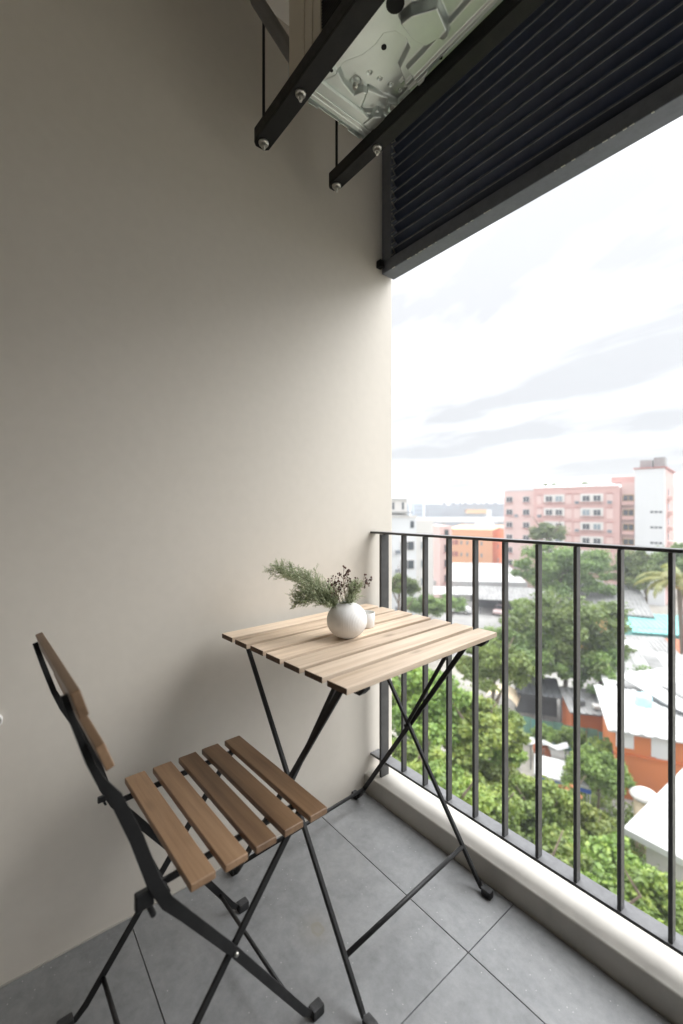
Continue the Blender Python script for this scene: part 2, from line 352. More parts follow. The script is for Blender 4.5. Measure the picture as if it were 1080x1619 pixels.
# ============================================================ LOUVRE SCREEN
t = thing('louvre_screen', 'dark navy metal louvre screen above the railing, in front of the overhead outdoor unit', 'louvre', (0, 0, 1.935))
FY0, FY1 = .082, .146
MB().box(.008, XR-.001, FY0, FY1, 0, .045).obj('bottom_rail', 'louver_frame_paint', t, bevel=.0015, seg=1)
ch = MB(); rc = random.Random(8)
for i in range(70):
    x = .05+rc.random()**1.2*2.4; l_ = rc.uniform(.002, .012)
    ch.box(x, x+l_, FY0-.0004, FY0+rc.uniform(.001, .003), -.0004, rc.uniform(.0006, .002))
tag(ch.obj('paint_chips', 'zinc', t), kind='stuff')
MB().box(.008, .055, FY0, FY1, .0455, .669).obj('side_stile', 'louver_frame_paint', t, bevel=.0015, seg=1)
MB().box(.0555, XR-.001, FY0, FY1, .640, .6685).obj('top_rail', 'louver_frame_paint', t)
MB().box(.0, .0225, FY0-.022, FY0-.001, .02, .046).obj('wall_bracket', 'black_steel', t, bevel=.001, seg=1)
sl = MB().bar([(.088, .024), (.090, .030), (.098, .031), (.136, -.004), (.141, -.003), (.142, .003)], .0022, 'x', .056, XR-.002).mesh('slat', 'louver_paint')
lip = MB().box(.056, XR-.002, .0862, .0878, .0215, .0240).mesh('lit_edge', 'louver_edge_lit')  # light caught on worn slat edges put into this paler lip colour
for i in range(14): link('lit_edge', lip, None, link('slat', sl, None, t, (0, 0, .052+i*.0418)))
clip = MB().bar([(.087, .004), (.105, .020), (.087, .036)], .0028, 'x', .0562, .0600).mesh('slat_clip', 'zinc')
for i in range(14): link('slat_clip', clip, None, t, (0, -.003, .047+i*.0418))

# ============================================================ OUTDOOR UNIT AND HANGERS
def bolt(parent, x, y, z, r=.012):
    b = MB(); b.lathe([(.001, -.002), (r*1.15, -.002), (r*1.2, .0), (r*1.2, .003)], 20, (0, 0, 0), True, True, True)
    b.lathe([(r*.72, -.010), (r*.78, -.009), (r*.8, -.0021)], 6, (0, 0, 0), False, True, False)
    b.lathe([(r*.34, -.018), (r*.38, -.0101)], 12, (0, 0, 0), True, True, False)
    return b.obj('bolt', 'zinc', parent, (x, y, z))
ZB = 2.082
def hanger(y0, y1, label, yr):
    t = thing('hanger_beam', label, 'support beam', (.1, (y0+y1)/2, ZB), group='steel beams carrying the overhead outdoor unit')
    hw = (y1-y0)/2
    b = MB(); vs = []
    pr = [(-.022, -hw+.010), (-.012, -hw), (XR-.12, -hw), (XR-.12, hw), (-.012, hw), (-.022, hw-.010)]
    n = len(pr); b.add([(a, c, 0) for a, c in pr]+[(a, c, .005) for a, c in pr], [tuple(range(n))[::-1], tuple(range(n, 2*n))]+[(i, (i+1) % n, n+(i+1) % n, n+i) for i in range(n)])
    b.box(-.012, XR-.12, -hw, -hw+.005, .0051, .04); b.obj('beam', 'black_steel', t, bevel=.0008, seg=1)
    MB().tube([(0.004, yr, -.02), (0.004, yr, ZC-ZB-.001)], .0042, 8).obj('threaded_rod', 'black_steel', t)
    bolt(t, .004, yr, -.0035); bolt(t, .193, yr, -.0035, .011)
    return t
hanger(-.497, -.450, 'thicker black steel beam nearer the camera, carrying the near side of the outdoor unit', -.002)
hanger(-.232, -.193, 'black steel beam beside the louvre screen, carrying the far side of the outdoor unit', .0)
# unit
AX0, AX1, AY0, AY1 = .262, 1.09, -.485, -.195; ZP = ZB+.046
t = thing('outdoor_unit', 'air conditioning outdoor unit seen from below with pressed galvanised base pan', 'air conditioner', (AX0, AY0, ZP))
# base pan as an embossed sheet
def rnd_box(x, y, cx_, cy_, hx, hy, r, ang=0):
    dx, dy = x-cx_, y-cy_; c_, s_ = math.cos(ang), math.sin(ang); dx, dy = dx*c_+dy*s_, -dx*s_+dy*c_
    qx, qy = np.abs(dx)-hx+r, np.abs(dy)-hy+r
    return np.hypot(np.maximum(qx, 0), np.maximum(qy, 0))+np.minimum(np.maximum(qx, qy), 0)-r
def capsule(x, y, ax, ay, bx, by, r0, r1):
    px, py = x-ax, y-ay; ex, ey = bx-ax, by-ay; hh = np.clip((px*ex+py*ey)/(ex*ex+ey*ey), 0, 1)
    return np.hypot(px-ex*hh, py-ey*hh)-(r0+(r1-r0)*hh)
def smin(a, b, k): h = np.clip(.5+.5*(b-a)/k, 0, 1); return b*(1-h)+a*h-k*h*(1-h)
def step(dd, w_=.006): return np.clip(.5-dd/w_, 0, 1)**2*(3-2*np.clip(.5-dd/w_, 0, 1))
W_, D_ = AX1-AX0, AY1-AY0
NX, NY = 520, 190
gx, gy = np.meshgrid(np.linspace(.0, W_, NX), np.linspace(0, D_, NY), indexing='ij')
H_ = np.zeros_like(gx)
# a raised lobed boss (three arms), step pockets, long ribs, small dimples
def poly(P_, x, y):
    P_ = np.array(P_); d2 = np.full(x.shape, 1e9); ins = np.zeros(x.shape, bool)
    for i in range(len(P_)):
        a, b2 = P_[i], P_[(i+1) % len(P_)]; ex, ey = b2-a; px, py = x-a[0], y-a[1]
        hh = np.clip((px*ex+py*ey)/(ex*ex+ey*ey), 0, 1); d2 = np.minimum(d2, (px-ex*hh)**2+(py-ey*hh)**2)
        ins ^= ((a[1] > y) != (b2[1] > y)) & (x < (b2[0]-a[0])*(y-a[1])/(b2[1]-a[1]+1e-12)+a[0])
    return np.where(ins, -1, 1)*np.sqrt(d2)
lobe = poly([(.097, .078), (.123, .08), (.161, .103), (.196, .111), (.227, .109), (.245, .125), (.25, .155), (.242, .176), (.194, .192), (.165, .262), (.124, .262), (.109, .212), (.095, .162), (.072, .15), (.081, .108)], gx, gy)
H_ += .016*step(lobe, .006)
H_ += .010*step(poly([(.104, .172), (.114, .233), (.089, .251), (.045, .195)], gx, gy), .005)
H_ -= .012*step(poly([(.076, .228), (.078, .268), (.044, .272), (.033, .222)], gx, gy)-.004, .005)
H_ -= .022*step(poly([(.281, .113), (.304, .118), (.345, .148), (.330, .20), (.286, .185), (.276, .158)], gx, gy)-.006, .009)
H_ -= .012*step(poly([(.214, .205), (.262, .205), (.40, .20), (.46, .225), (.228, .245), (.206, .262)], gx, gy)-.004, .006)
H_ += .012*step(rnd_box(gx, gy, .43, .11, .07, .05, .03), .012)
for yy in (.232, .250): H_ -= .005*step(rnd_box(gx, gy, .42, yy, .26, .0035, .003), .005)
H_ -= .006*step(rnd_box(gx, gy, .075, .045, .03, .024, .008, .5), .008)
for cx_, cy_, r_ in ((.129, .153, .0055), (.134, .184, .0055), (.141, .216, .0055), (.145, .247, .005), (.089, .14, .014), (.108, .258, .012)):
    rr_ = np.hypot(gx-cx_, gy-cy_); H_ += .003*step(rr_-r_, .003)-.002*step(rr_-r_*.5, .002)
H_ += .012*step(rnd_box(gx, gy, .62, .14, .13, .11, .04), .012)
H_ -= .006*step(-rnd_box(gx, gy, W_/2, D_/2, W_/2-.012, D_/2-.012, .012), .006)
vs = np.stack([gx.ravel(), gy.ravel(), H_.ravel()+.002], 1)
ii = (np.arange(NX-1)[:, None]*NY+np.arange(NY-1)[None, :]).ravel()
fs = np.stack([ii, ii+1, ii+NY+1, ii+NY], 1)
me = bpy.data.meshes.new('base_pan'); me.from_pydata(vs.tolist(), [], fs.tolist()); me.polygons.foreach_set('use_smooth', [True]*len(fs)); me.materials.append(M['galvanised'])
pan = link('base_pan', me, None, t)
for hx_, hy_, r_ in ((.286, .084, .020), (.196, .138, .0065), (.278, .248, .0045), (.091, .061, .004), (.06, .268, .004), (.56, .06, .012)):
    MB().lathe([(r_*.98, .004), (r_, -.0005), (r_*.9, -.0012)], 20, (0, 0, 0), True, False, True).obj('hole', 'hole_black', pan, (hx_, hy_, .001+float(H_[int(hx_/W_*(NX-1)), int(hy_/D_*(NY-1))])))
# screws on the pan
for sx, sy in ((.089, .14), (.108, .258), (.135, .268)):
    MB().lathe([(.001, -.006), (.006, -.0055), (.0075, -.002), (.0075, .004)], 14, (0, 0, 0), True).obj('screw', 'zinc', pan, (sx, sy, .006))
# folded foot channel across the end and the scalloped end lip
ft = MB(); ft.box(.012, .052, .012, D_+.012, -.006, -.002); ft.box(.012, .015, .012, D_+.012, -.0019, .012); ft.box(.049, .052, .012, D_+.012, -.0019, .010); ft.box(.0225, .0265, .012, D_+.012, -.009, -.0061)
ft.obj('foot', 'galvanised', t, bevel=.0008, seg=1)
ep = MB(); N = 60
for kk in range(N):
    a, b2 = kk/N*D_, (kk+1)/N*D_; f = lambda q: -.003-.006*(math.sin(q*38)+.6*math.sin(q*91) > .35)
    ep.box(-.012, -.009, a, b2, f(a), .05)
ep.box(-.0089, .010, 0, D_, .004, .007); ep.obj('end_lip', 'galvanised', t)
cs = MB(); cs.box(-.008, .128, .0, .012, .008, .52-.06); cs.box(-.008, -.002, .0125, D_, .0505, .46); cs.box(-.008, W_, 0, D_, .4605, .466); cs.box(W_-.006, W_, .0125, D_, .0, .46); cs.box(.1285, W_, D_-.008, D_, .02, .46)
cs.obj('casing', 'ac_beige', t, bevel=.001, seg=1)
MB().box(.060, .064, -.003, -.0005, .01, .455).box(.096, .099, -.003, -.0005, .01, .455).obj('casing_rib', 'ac_beige', t)
MB().box(.129, W_-.01, .006, .03, .012, .458).obj('coil', 'ac_coil', t)
fin = MB()
for kk in range(60): fin.box(.13, W_-.012, .0015, .0055, .018+kk*.0073, .020+kk*.0073)
tag(fin.obj('coil_fins', 'ac_coil', t), kind='stuff')
# drain pipe behind the casing
pp = MB().tube([(.085, -.545, 2.60), (.10, -.495, 2.475), (.16, -.433, 2.333), (.21, -.385, 2.22)], .019, 14).obj('drain_pipe', 'grey_pipe'); tag(pp, 'grey insulated pipe slanting down from the ceiling beside the outdoor unit', 'pipe')
# white pipe stub at the left edge
t = thing('pipe_stub', 'short white pipe stub with dark opening in the beige wall at left edge', 'pipe stub', (0, -1.072, .585))
MB().lathe([(.0135, 0.0005), (.0135, .012), (.0115, .0135), (.0095, .012), (.0095, .001)], 28).obj('rim', 'white_ceramic', t, rot=(0, R(90), 0))
MB().lathe([(.001, .0012), (.0094, .0011)], 20).obj('opening', 'rubber_black', t, rot=(0, R(90), 0))

# ============================================================ TABLE
T = thing('bistro_table', 'folding bistro table with pale wooden slat top on crossed black legs', 'table', (.297, -.282, 0), R(3.4))
ZT = .70; PWID = .059; PIT = (.505-PWID)/6
rj = random.Random(4)
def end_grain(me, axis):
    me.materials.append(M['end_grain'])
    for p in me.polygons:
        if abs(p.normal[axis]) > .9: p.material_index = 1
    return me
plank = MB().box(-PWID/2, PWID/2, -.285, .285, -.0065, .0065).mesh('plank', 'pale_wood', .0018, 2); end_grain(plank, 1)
for i in range(7): link('plank', plank, None, T, (-.2525+PWID/2+i*PIT, rj.uniform(-.0012, .0012), ZT-.0065+rj.uniform(-.0005, .0005)), (0, 0, rj.uniform(-.001, .001)))
for s in (-1, 1):
    y = s*.232+.006
    MB().add([(-.24, y-.009, .667), (.236, y-.009, .667), (.25, y-.009, .680), (.25, y-.009, .6865), (-.24, y-.009, .6865), (-.24, y+.009, .667), (.236, y+.009, .667), (.25, y+.009, .680), (.25, y+.009, .6865), (-.24, y+.009, .6865)],
             [(0, 1, 2, 3, 4), (9, 8, 7, 6, 5)]+[(i, (i+1) % 5, 5+(i+1) % 5, 5+i) for i in range(5)]).obj('top_bearer', 'black_steel', T, bevel=.0008, seg=1)
def foot_cap(parent, x, y, rz, tilt=0):
    b = MB(); b.box(-.013, .015, -.0105, .0105, 0, .021); return b.obj('foot_cap', 'rubber_black', parent, (x, y, .0003), (0, 0, rz), bevel=.004, seg=2)
def pathleg(x0, x1, s, w_, y, th, z1=.668):
    d = 1 if x0 > x1 else -1
    pts = [(x0+d*.020, .012), (x0+d*.004, .014), (x0-d*.006, .028), (x1, z1)]
    return MB().bar(pts, [w_*.8, w_*.8, w_, w_], 'y', y-th/2, y+th/2)
for s in (-1, 1):
    pathleg(.231, -.232, s, .0105, s*.226+.004, .0105).obj('leg', 'black_steel', T, bevel=.0025, seg=2)
    foot_cap(T, .231+.022, s*.226+.004, 0)
    pathleg(-.252, .188, s, .0145, s*.243+.004, .008).obj('leg', 'black_steel', T, bevel=.0025, seg=2)
    foot_cap(T, -.252-.022, s*.243+.004, math.pi)
    b = MB().tube([(-.021, s*.255+.004, .361), (-.021, s*.215+.004, .361)], .005, 10); b.obj('rivet', 'black_steel', T)
MB().bar([(-.015, .372), (.152, .662)], .010, 'y', -.226, -.218).obj('brace', 'black_steel', T, bevel=.001, seg=1)
MB().bar([(-.015, .372), (.152, .662)], .010, 'y', .222, .230).obj('brace', 'black_steel', T, bevel=.001, seg=1)
def onleg(x0, x1, z): return x0+(x1-x0)*(z-.028)/(.668-.028)
xa = onleg(.225, -.232, .092); MB().tube([(xa, -.2175, .092), (xa, .2255, .092)], .0055, 12).obj('stretcher', 'black_steel', T)
xb = onleg(-.246, .188, .055); MB().tube([(xb, -.2335, .055), (xb, .2415, .055)], .0055, 12).obj('stretcher', 'black_steel', T)

# ============================================================ CHAIR
Cc = thing('folding_chair', 'folding bistro chair with brown wooden slats and black steel frame, facing the table', 'chair', (.322, -.7045, 0), R(2.2))
SEAT = .45
s_m = MB().box(-.183, .183, -.0212, .0212, -.0065, .0065).mesh('seat_slat', 'brown_wood', .0022, 3)
for i in range(5): link('seat_slat', s_m, None, Cc, (.013+rj.uniform(-.0015, .0015), -.1165+i*.0588, SEAT-.0065+rj.uniform(-.0004, .0004)), (0, 0, rj.uniform(-.004, .004)))
b_m = MB().box(-.183, .183, -.0062, .0062, -.0198, .0198).mesh('back_slat', 'brown_wood', .0022, 3)
link('back_slat', b_m, None, Cc, (.013, -.289, .779), (R(17), 0, 0))
link('back_slat', b_m, None, Cc, (.013, -.258, .696), (R(20), 0, 0))
pa = [(.128, .014), (.112, .03), (-.04, .25), (-.13, .371), (-.160, .41), (-.181, .455), (-.206, .535), (-.235, .610), (-.256, .645), (-.271, .68), (-.288, .735), (-.302, .783)]
wa = [.012, .015, .0165, .018, .020, .021, .020, .018, .0125, .010, .0095, .009]
pb = [(-.250, .012), (-.236, .013), (-.218, .028), (-.04, .25), (.108, .430)]
wb = [.011, .011, .013, .014, .014]
for s in (-1, 1):
    a0 = s*.1575; MB().bar(pa, wa, 'x', a0-.0026, a0+.0026).obj('back_leg_frame', 'black_steel', Cc, bevel=.0015, seg=2)
    b0 = s*.1465; MB().bar(pb, wb, 'x', b0-.0028, b0+.0028).obj('cross_leg', 'black_steel', Cc, bevel=.0015, seg=2)
    c = foot_cap(Cc, s*.157, .142, R(90)); c = foot_cap(Cc, s*.150, -.252, R(-90))
    MB().bar([(-.165, .426), (.13, .436)], .012, 'x', s*.132-.0028, s*.132+.0028).obj('seat_rail', 'black_steel', Cc, bevel=.001, seg=1)
    MB().lathe([(.001, .0045), (.0035, .004), (.004, .0015), (.004, 0)], 12).obj('rivet', 'zinc', Cc, (s*.1602, -.04, .25), (0, R(90*s), 0))
    f_ = MB(); f_.box(-.006, .006, -.016, .012, -.014, .014); f_.tube([(0, .004, -.012), (0.002, .012, -.034)], .005, 8); o = f_.obj('folding_catch', 'black_steel', Cc, (s*.1475, -.19 if s > 0 else -.187, .428 if s > 0 else .436), bevel=.002, seg=1); o.scale = (1, 1, 1) if s > 0 else (.6, .55, .45)
MB().tube([(-.155, .080, .074), (.155, .080, .074)], .0045, 10).obj('stretcher', 'black_steel', Cc)
MB().tube([(-.144, -.186, .063), (.144, -.186, .063)], .0045, 10).obj('stretcher', 'black_steel', Cc)
MB().tube([(-.155, -.158, .424), (.155, -.158, .424)], .0045, 10).obj('stretcher', 'black_steel', Cc)

# ============================================================ VASE, CANDLE CUP, SPRIGS
VX, VY = .308, -.338
vb = MB(); N = 300; rings = 56; vs = []; prof = []
A_, B_ = .0535, .0485
for i in range(rings+1):
    th = R(-72)+(R(72)-R(-72))*i/rings*1.0
    prof.append((A_*math.cos(th), B_*math.sin(th)+B_*math.sin(R(72))))
top = prof[-1]
for i, (r_, z_) in enumerate(prof):
    for j in range(N):
        q = 2*math.pi*j/N; f = math.sin(math.pi*i/rings)
        rr_ = r_+.0004*math.sin(j/N*2*math.pi*75+1.6*math.sin(z_*70+j/N*9))*min(1, f*3)
        vs.append((rr_*math.cos(q), rr_*math.sin(q), z_))
vb.add(vs, [(i*N+j, i*N+(j+1) % N, (i+1)*N+(j+1) % N, (i+1)*N+j) for i in range(rings) for j in range(N)], True)
vb.lathe([(top[0], top[1]), (top[0]-.001, top[1]+.0012), (top[0]-.003, top[1]), (top[0]-.001, top[1]-.01), (.045, .05), (.02, .01)], 60)
vb.lathe([(.001, 0.0005), (prof[0][0], .0002)], 60)
vase = vb.obj('vase', 'white_ceramic', None, (VX, VY, ZT+.0002)); tag(vase, 'round white ribbed ceramic vase on the pale slat table', 'vase')
t = thing('candle_cup', 'small white glass candle cup right behind the round vase', 'candle cup', (.262, -.226, ZT+.0002), 0)
MB().lathe([(.001, 0), (.021, 0), (.0235, .003), (.0245, .042), (.0235, .0425), (.0225, .041), (.0215, .028)], 40).obj('cup', 'candle_glass', t)
MB().lathe([(.001, .029), (.0214, .028)], 30).obj('wax', 'wax', t)
rg = random.Random(11); CR = Vector((math.cos(R(YAW)), math.sin(R(YAW)), 0)); CF = Vector((-math.sin(R(YAW)), math.cos(R(YAW)), 0))
base = Vector((VX, VY, ZT+B_*1.9))
def curve(p0, d0, L, bend, n=12):
    pts = [p0.copy()]; d = d0.normalized()
    for i in range(n): d = (d+bend/n+Vector((rg.gauss(0, .05), rg.gauss(0, .05), rg.gauss(0, .05)))).normalized(); pts.append(pts[-1]+d*L/n)
    return pts
def sprig(idx, d0, L, bend):
    st = MB(); lf = MB(); main = curve(base+Vector((rg.uniform(-.006, .006), rg.uniform(-.006, .006), -.05)), d0, L, bend, 18)
    st.tube(main, [.0013*(1-i/22)+.0003 for i in range(len(main))], 5)
    def leaf(p, d, l_, w_):
        d = d.normalized(); s = d.orthogonal().normalized(); s.rotate(Matrix.Rotation(rg.uniform(0, 6.28), 3, d))
        lf.add([p, p+d*l_*.5+s*w_, p+d*l_, p+d*l_*.5-s*w_], [(0, 1, 2, 3)])
    for i in range(4, len(main)):
        f = i/len(main); tdir = (main[i]-main[i-1]).normalized()
        for k in range(3):
            sd = tdir.orthogonal().normalized(); sd.rotate(Matrix.Rotation(rg.uniform(0, 6.28), 3, tdir))
            bl = .062*(1-.62*f)*rg.uniform(.5, 1.1); br = curve(main[i], tdir*1.0+sd*.75+Vector((0, 0, .12)), bl, Vector((0, 0, .2)), 6)
            st.tube(br, [.0005, .0005, .00045, .0004, .0004, .0003, .0003], 4)
            for a in range(1, 7):
                bd = (br[a]-br[a-1]).normalized()
                for q in range(2):
                    s2 = bd.orthogonal().normalized(); s2.rotate(Matrix.Rotation(rg.uniform(0, 6.28), 3, bd)); leaf(br[a], bd*.8+s2*.8, rg.uniform(.0055, .010), rg.uniform(.0009, .0015))
                if rg.random() < .6:
                    s2 = bd.orthogonal().normalized(); s2.rotate(Matrix.Rotation(rg.uniform(0, 6.28), 3, bd)); c2 = curve(br[a], bd+s2*.9, .016, Vector((0, 0, .1)), 3); st.tube(c2, .0003, 3)
                    for cc_ in c2[1:]:
                        for q in range(2): leaf(cc_, bd+Vector((rg.gauss(0, .7), rg.gauss(0, .7), rg.gauss(0, .7))), .0065, .001)
    g = thing('green_sprig', ('longest feathery green sprig arching far left out of the vase', 'feathery green sprig rising between the two leftmost sprigs', 'drooping green sprig lowest on the left of the vase', 'short bushy green sprig in the middle of the bunch', 'short green sprig below the brown berries', 'thin pale green sprig reaching up left behind the bunch')[idx], 'sprig', (VX, VY, ZT+.05), 0, 'green sprigs in the round vase')
    a = st.obj('stem', 'stem_green', None); b = lf.obj('leaves', 'sprig_green', None)
    for o in (a, b): o.parent = g; o.location = (-VX, -VY, -ZT-.05)
    b['kind'] = 'stuff'
sprig(0, -CR*.42+Vector((0, 0, 1)), .245, -CR*1.3+Vector((0, 0, -.35)))
sprig(1, -CR*.4+CF*.15+Vector((0, 0, 1)), .20, -CR*1.3+Vector((0, 0, -.45)))
sprig(2, -CR*.5-CF*.1+Vector((0, 0, 1)), .15, -CR*1.5+Vector((0, 0, -.9)))
sprig(3, -CR*.35-CF*.1+Vector((0, 0, 1)), .145, -CR*.9+Vector((0, 0, -.5)))
sprig(4, CR*.05+Vector((0, 0, 1)), .095, CR*.35+Vector((0, 0, -.2)))
sprig(5, -CR*.5+CF*.2+Vector((0, 0, 1)), .235, -CR*1.0+Vector((0, 0, -.1)))
def berry_sprig(idx, d0, L, bend):
    st = MB(); be = MB(); main = curve(base+Vector((rg.uniform(-.005, .005), rg.uniform(-.005, .005), -.05)), d0, L, bend, 10)
    st.tube(main, .0009, 5)
    def berry(p):
        r_ = rg.uniform(.0019, .0030); be.lathe([(r_*.05, -r_), (r_*.7, -r_*.7), (r_, 0), (r_*.7, r_*.7), (r_*.05, r_)], 7, tuple(p))
    for i in range(6, 11):
        tdir = (main[i]-main[i-1]).normalized()
        for k in range(3):
            sd = tdir.orthogonal().normalized(); sd.rotate(Matrix.Rotation(rg.uniform(0, 6.28), 3, tdir))
            br = curve(main[i], tdir+sd*1.2, rg.uniform(.018, .034), Vector((0, 0, .2)), 4); st.tube(br, .00045, 4); berry(br[-1])
            for a in (2, 3):
                c2 = curve(br[a], (br[a]-br[a-1]).normalized()+Vector((rg.gauss(0, .8), rg.gauss(0, .8), rg.gauss(0, .6))), .009, Vector((0, 0, .1)), 2); st.tube(c2, .0004, 3); berry(c2[-1])
    g = thing('berry_sprig', ('brown berry sprig leaning right over the candle cup', 'tallest brown berry sprig standing upright in the vase', 'small brown berry sprig among the green leaves left of centre')[idx], 'sprig', (VX, VY, ZT+.05), 0, 'brown berry sprigs in the round vase')
    a = st.obj('stem', 'twig_brown', None); b = be.obj('berries', 'berry_brown', None); b['kind'] = 'stuff'
    for o in (a, b): o.parent = g; o.location = (-VX, -VY, -ZT-.05)
berry_sprig(0, CR*.12+Vector((0, 0, 1)), .115, CR*.45+Vector((0, 0, -.1)))
berry_sprig(1, -CR*.02+Vector((0, 0, 1)), .128, CR*.0+Vector((0, 0, 0)))
berry_sprig(2, -CR*.25+Vector((0, 0, 1)), .105, -CR*.3+Vector((0, 0, 0)))

# ============================================================ OUTSIDE: site frame (r to the right of the view, d away from the balcony)
GZ = -17.0
def S(r, d, z=0.0): return Vector((CAM[0], CAM[1], 0))+CR*r+CF*d+Vector((0, 0, z))
def SR(a): return R(YAW)+R(a)          # a = 0: local X to the right of the view, local Y away
g = MB(); N = 48
g.add([(0, 0, 0)]+[(2500*math.cos(2*math.pi*i/N), 2500*math.sin(2*math.pi*i/N), 0) for i in range(N)], [(0, 1+i, 1+(i+1) % N) for i in range(N)])
tag(g.obj('ground', 'ground_soil', None, (0, 0, GZ)), kind='structure')
def sheet(name, mat, pts, z): 
    o = MB().add([tuple(S(r, d)) [:2]+(z,) for r, d in pts], [tuple(range(len(pts)))]).obj(name, mat); return tag(o, kind='structure')
sheet('parking_lot', 'asphalt_pale', [(9, 52), (30, 56), (36, 88), (14, 92)], GZ+.02)
sheet('yard', 'concrete', [(13, 23), (24, 19), (40, 46), (22, 50), (15, 34)], GZ+.02)
def root(name, label, cat, r, d, a, z=GZ, group=None):
    return thing(name, label, cat, S(r, d, z), SR(a), group)
def window(par, x, z, w_, h_, mat='window_dark', frame='white_render', y=0.0, sill=None):
    """window on the local y = 0 wall, facing -y"""
    f = ubox('window', frame, par, x-w_/2, x+w_/2, y-.10, y+.02, z-h_/2, z+h_/2)
    p = MB().box(-w_/2+.08, w_/2-.08, -.125, -.105, -h_/2+.08, h_/2-.08)
    link('pane', pane_mesh(w_, h_, mat), None, f, (0, 0, 0), (0, 0, 0), (1/w_, 1/.12, 1/h_))
    if sill: ubox('sill', sill, par, x-w_/2-.1, x+w_/2+.1, y-.35, y-.001, z-h_/2-.16, z-h_/2-.03)
    return f
_pm = {}
def pane_mesh(w_, h_, mat):
    k_ = (w_, h_, mat)
    if k_ not in _pm:
        b = MB()
        if w_ > 1.2: b.box(-w_/2+.1, -.04, -.085, -.065, -h_/2+.1, h_/2-.1).box(.04, w_/2-.1, -.085, -.065, -h_/2+.1, h_/2-.1)
        else: b.box(-w_/2+.1, w_/2-.1, -.085, -.065, -h_/2+.1, h_/2-.1)
        _pm[k_] = b.mesh('pane', mat)
    return _pm[k_]

# ---- pink apartment block
H0 = 5.4-GZ
b = root('apartment_block', 'pink apartment block with pale tower and rows of balcony windows', 'building', 37.9, 102, -42)
ubox('wall', 'pink_pale', b, 0, 6.85, .0, 16, 0, H0-.2); ubox('wall', 'pink_render', b, 6.86, 23.2, -.5, 16, 0, H0); ubox('wall', 'pink_pale', b, 23.21, 25.7, .9, 15, 0, H0+.9)
ubox('stair_tower', 'white_render', b, 25.71, 30.4, -.8, .0, 0, 8.7-GZ); ubox('stair_tower', 'pink_render', b, 25.72, 30.42, .001, 16, 0, 8.7-GZ); ubox('tower_cap', 'red_trim', b, 25.5, 30.7, -1.0, 16.2, 8.72-GZ, 8.95-GZ)
ubox('water_tank', 'roof_grey', b, 26.2, 28.2, 2, 5, 8.96-GZ, 10.6-GZ); ubox('water_tank', 'roof_grey', b, 28.4, 30.2, 2, 5, 8.96-GZ, 11-GZ)
ubox('parapet', 'white_render', b, 0.02, 6.8, -.08, .3, H0-.19, H0+.5); ubox('parapet', 'pink_render', b, 6.9, 23.1, -.6, -.2, H0+.01, H0+.35)
ubox('plant_room', 'pink_render', b, 21.2, 25.6, 2, 8, H0+.95, H0+2.2)
for k in range(8):
    z = H0-2.15-k*2.9
    if z < 1: break
    for x in (1.3, 5.1): window(b, x, z, 1.5, 1.35, 'window_dark', 'white_warm', 0, 'red_trim')
    for xc in (11.1, 18.3):
        ubox('window_bay', 'white_warm', b, xc-2.1, xc+2.1, -.58, -.501, z-1.15, z+.95)
        for dx in (-1.0, 1.0): window(b, xc+dx, z, 1.45, 1.3, 'window_dark' if (k+int(xc+dx)) % 3 else 'window_pale', 'white_warm', -.581)
        ubox('balcony_ledge', 'red_trim', b, xc-2.1, xc+2.1, -.95, -.585, z-1.0, z-.80)
    for xc in (8.1, 14.0, 15.6, 21.5):
        ubox('niche_panel', 'pink_pale', b, xc-.55, xc+.55, -.56, -.501, z-1.2, z+.9); ubox('niche_ledge', 'red_trim', b, xc-.62, xc+.62, -.72, -.501, z+.92, z+1.02)
    for x, y in ((2.9, -.001), (8.1, -.571), (15.6, -.571), (21.5, -.571)):
        if (k*3+int(x)) % 2: ubox('condenser', 'far_grey', b, x-.35, x+.35, y-.35, y, z-1.1, z-.55)
    window(b, 24.45, z, 1.9, 1.3, 'window_dark', 'ochre_paint', .9, 'red_trim')
    ubox('balcony', 'pink_render', b, 23.4, 25.6, -.2, .88, z-1.35, z-.72)
for k in range(6):
    z = 8.7-GZ-8.2-k*2.9
    for q in range(3): ubox('window', 'window_dark', b, 28.2+q*.65, 28.7+q*.65, -.83, -.801, z-.18, z+.18)
for k in range(7):
    z = 8.7-GZ-5-k*2.9; ubox('balcony', 'pink_pale', b, 30.43, 31.3, 3, 7, z-1, z-.2); ubox('window', 'window_dark', b, 30.43, 30.5, 4, 6, z, z+1.3)
# rooftop greenery is built with the trees below

# ---- white block at left, behind the balcony wall edge
b = root('residential_block', 'white residential block with stacked windows beside the balcony wall edge', 'building', 1.5, 66, 12)
HB = -.3-GZ
ubox('wall', 'white_render', b, -6, 10.4, 0, 12, 0, HB); ubox('wall', 'white_warm', b, 10.41, 13.9, 1.5, 12, 0, HB-.4); ubox('parapet', 'white_warm', b, -6.1, 10.5, -.1, .25, HB+.01, HB+.35)
ubox('penthouse', 'white_warm', b, 4, 9.4, 1.4, 8, HB+.36, HB+2.9); ubox('penthouse_roof', 'white_render', b, 3.8, 9.7, 1.1, 8.2, HB+2.91, HB+3.05)
ubox('roof_slab', 'roof_grey', b, 6.2, 9.6, -.5, 1.39, HB+.72, HB+.9)
ubox('water_tank', 'far_grey', b, 5.1, 6.1, 3, 4, HB+3.06, HB+4.4)
for x in (7.1, 8.7): ubox('window', 'window_dark', b, x-.16, x+.16, 1.36, 1.399, HB+1.3, HB+2.4)
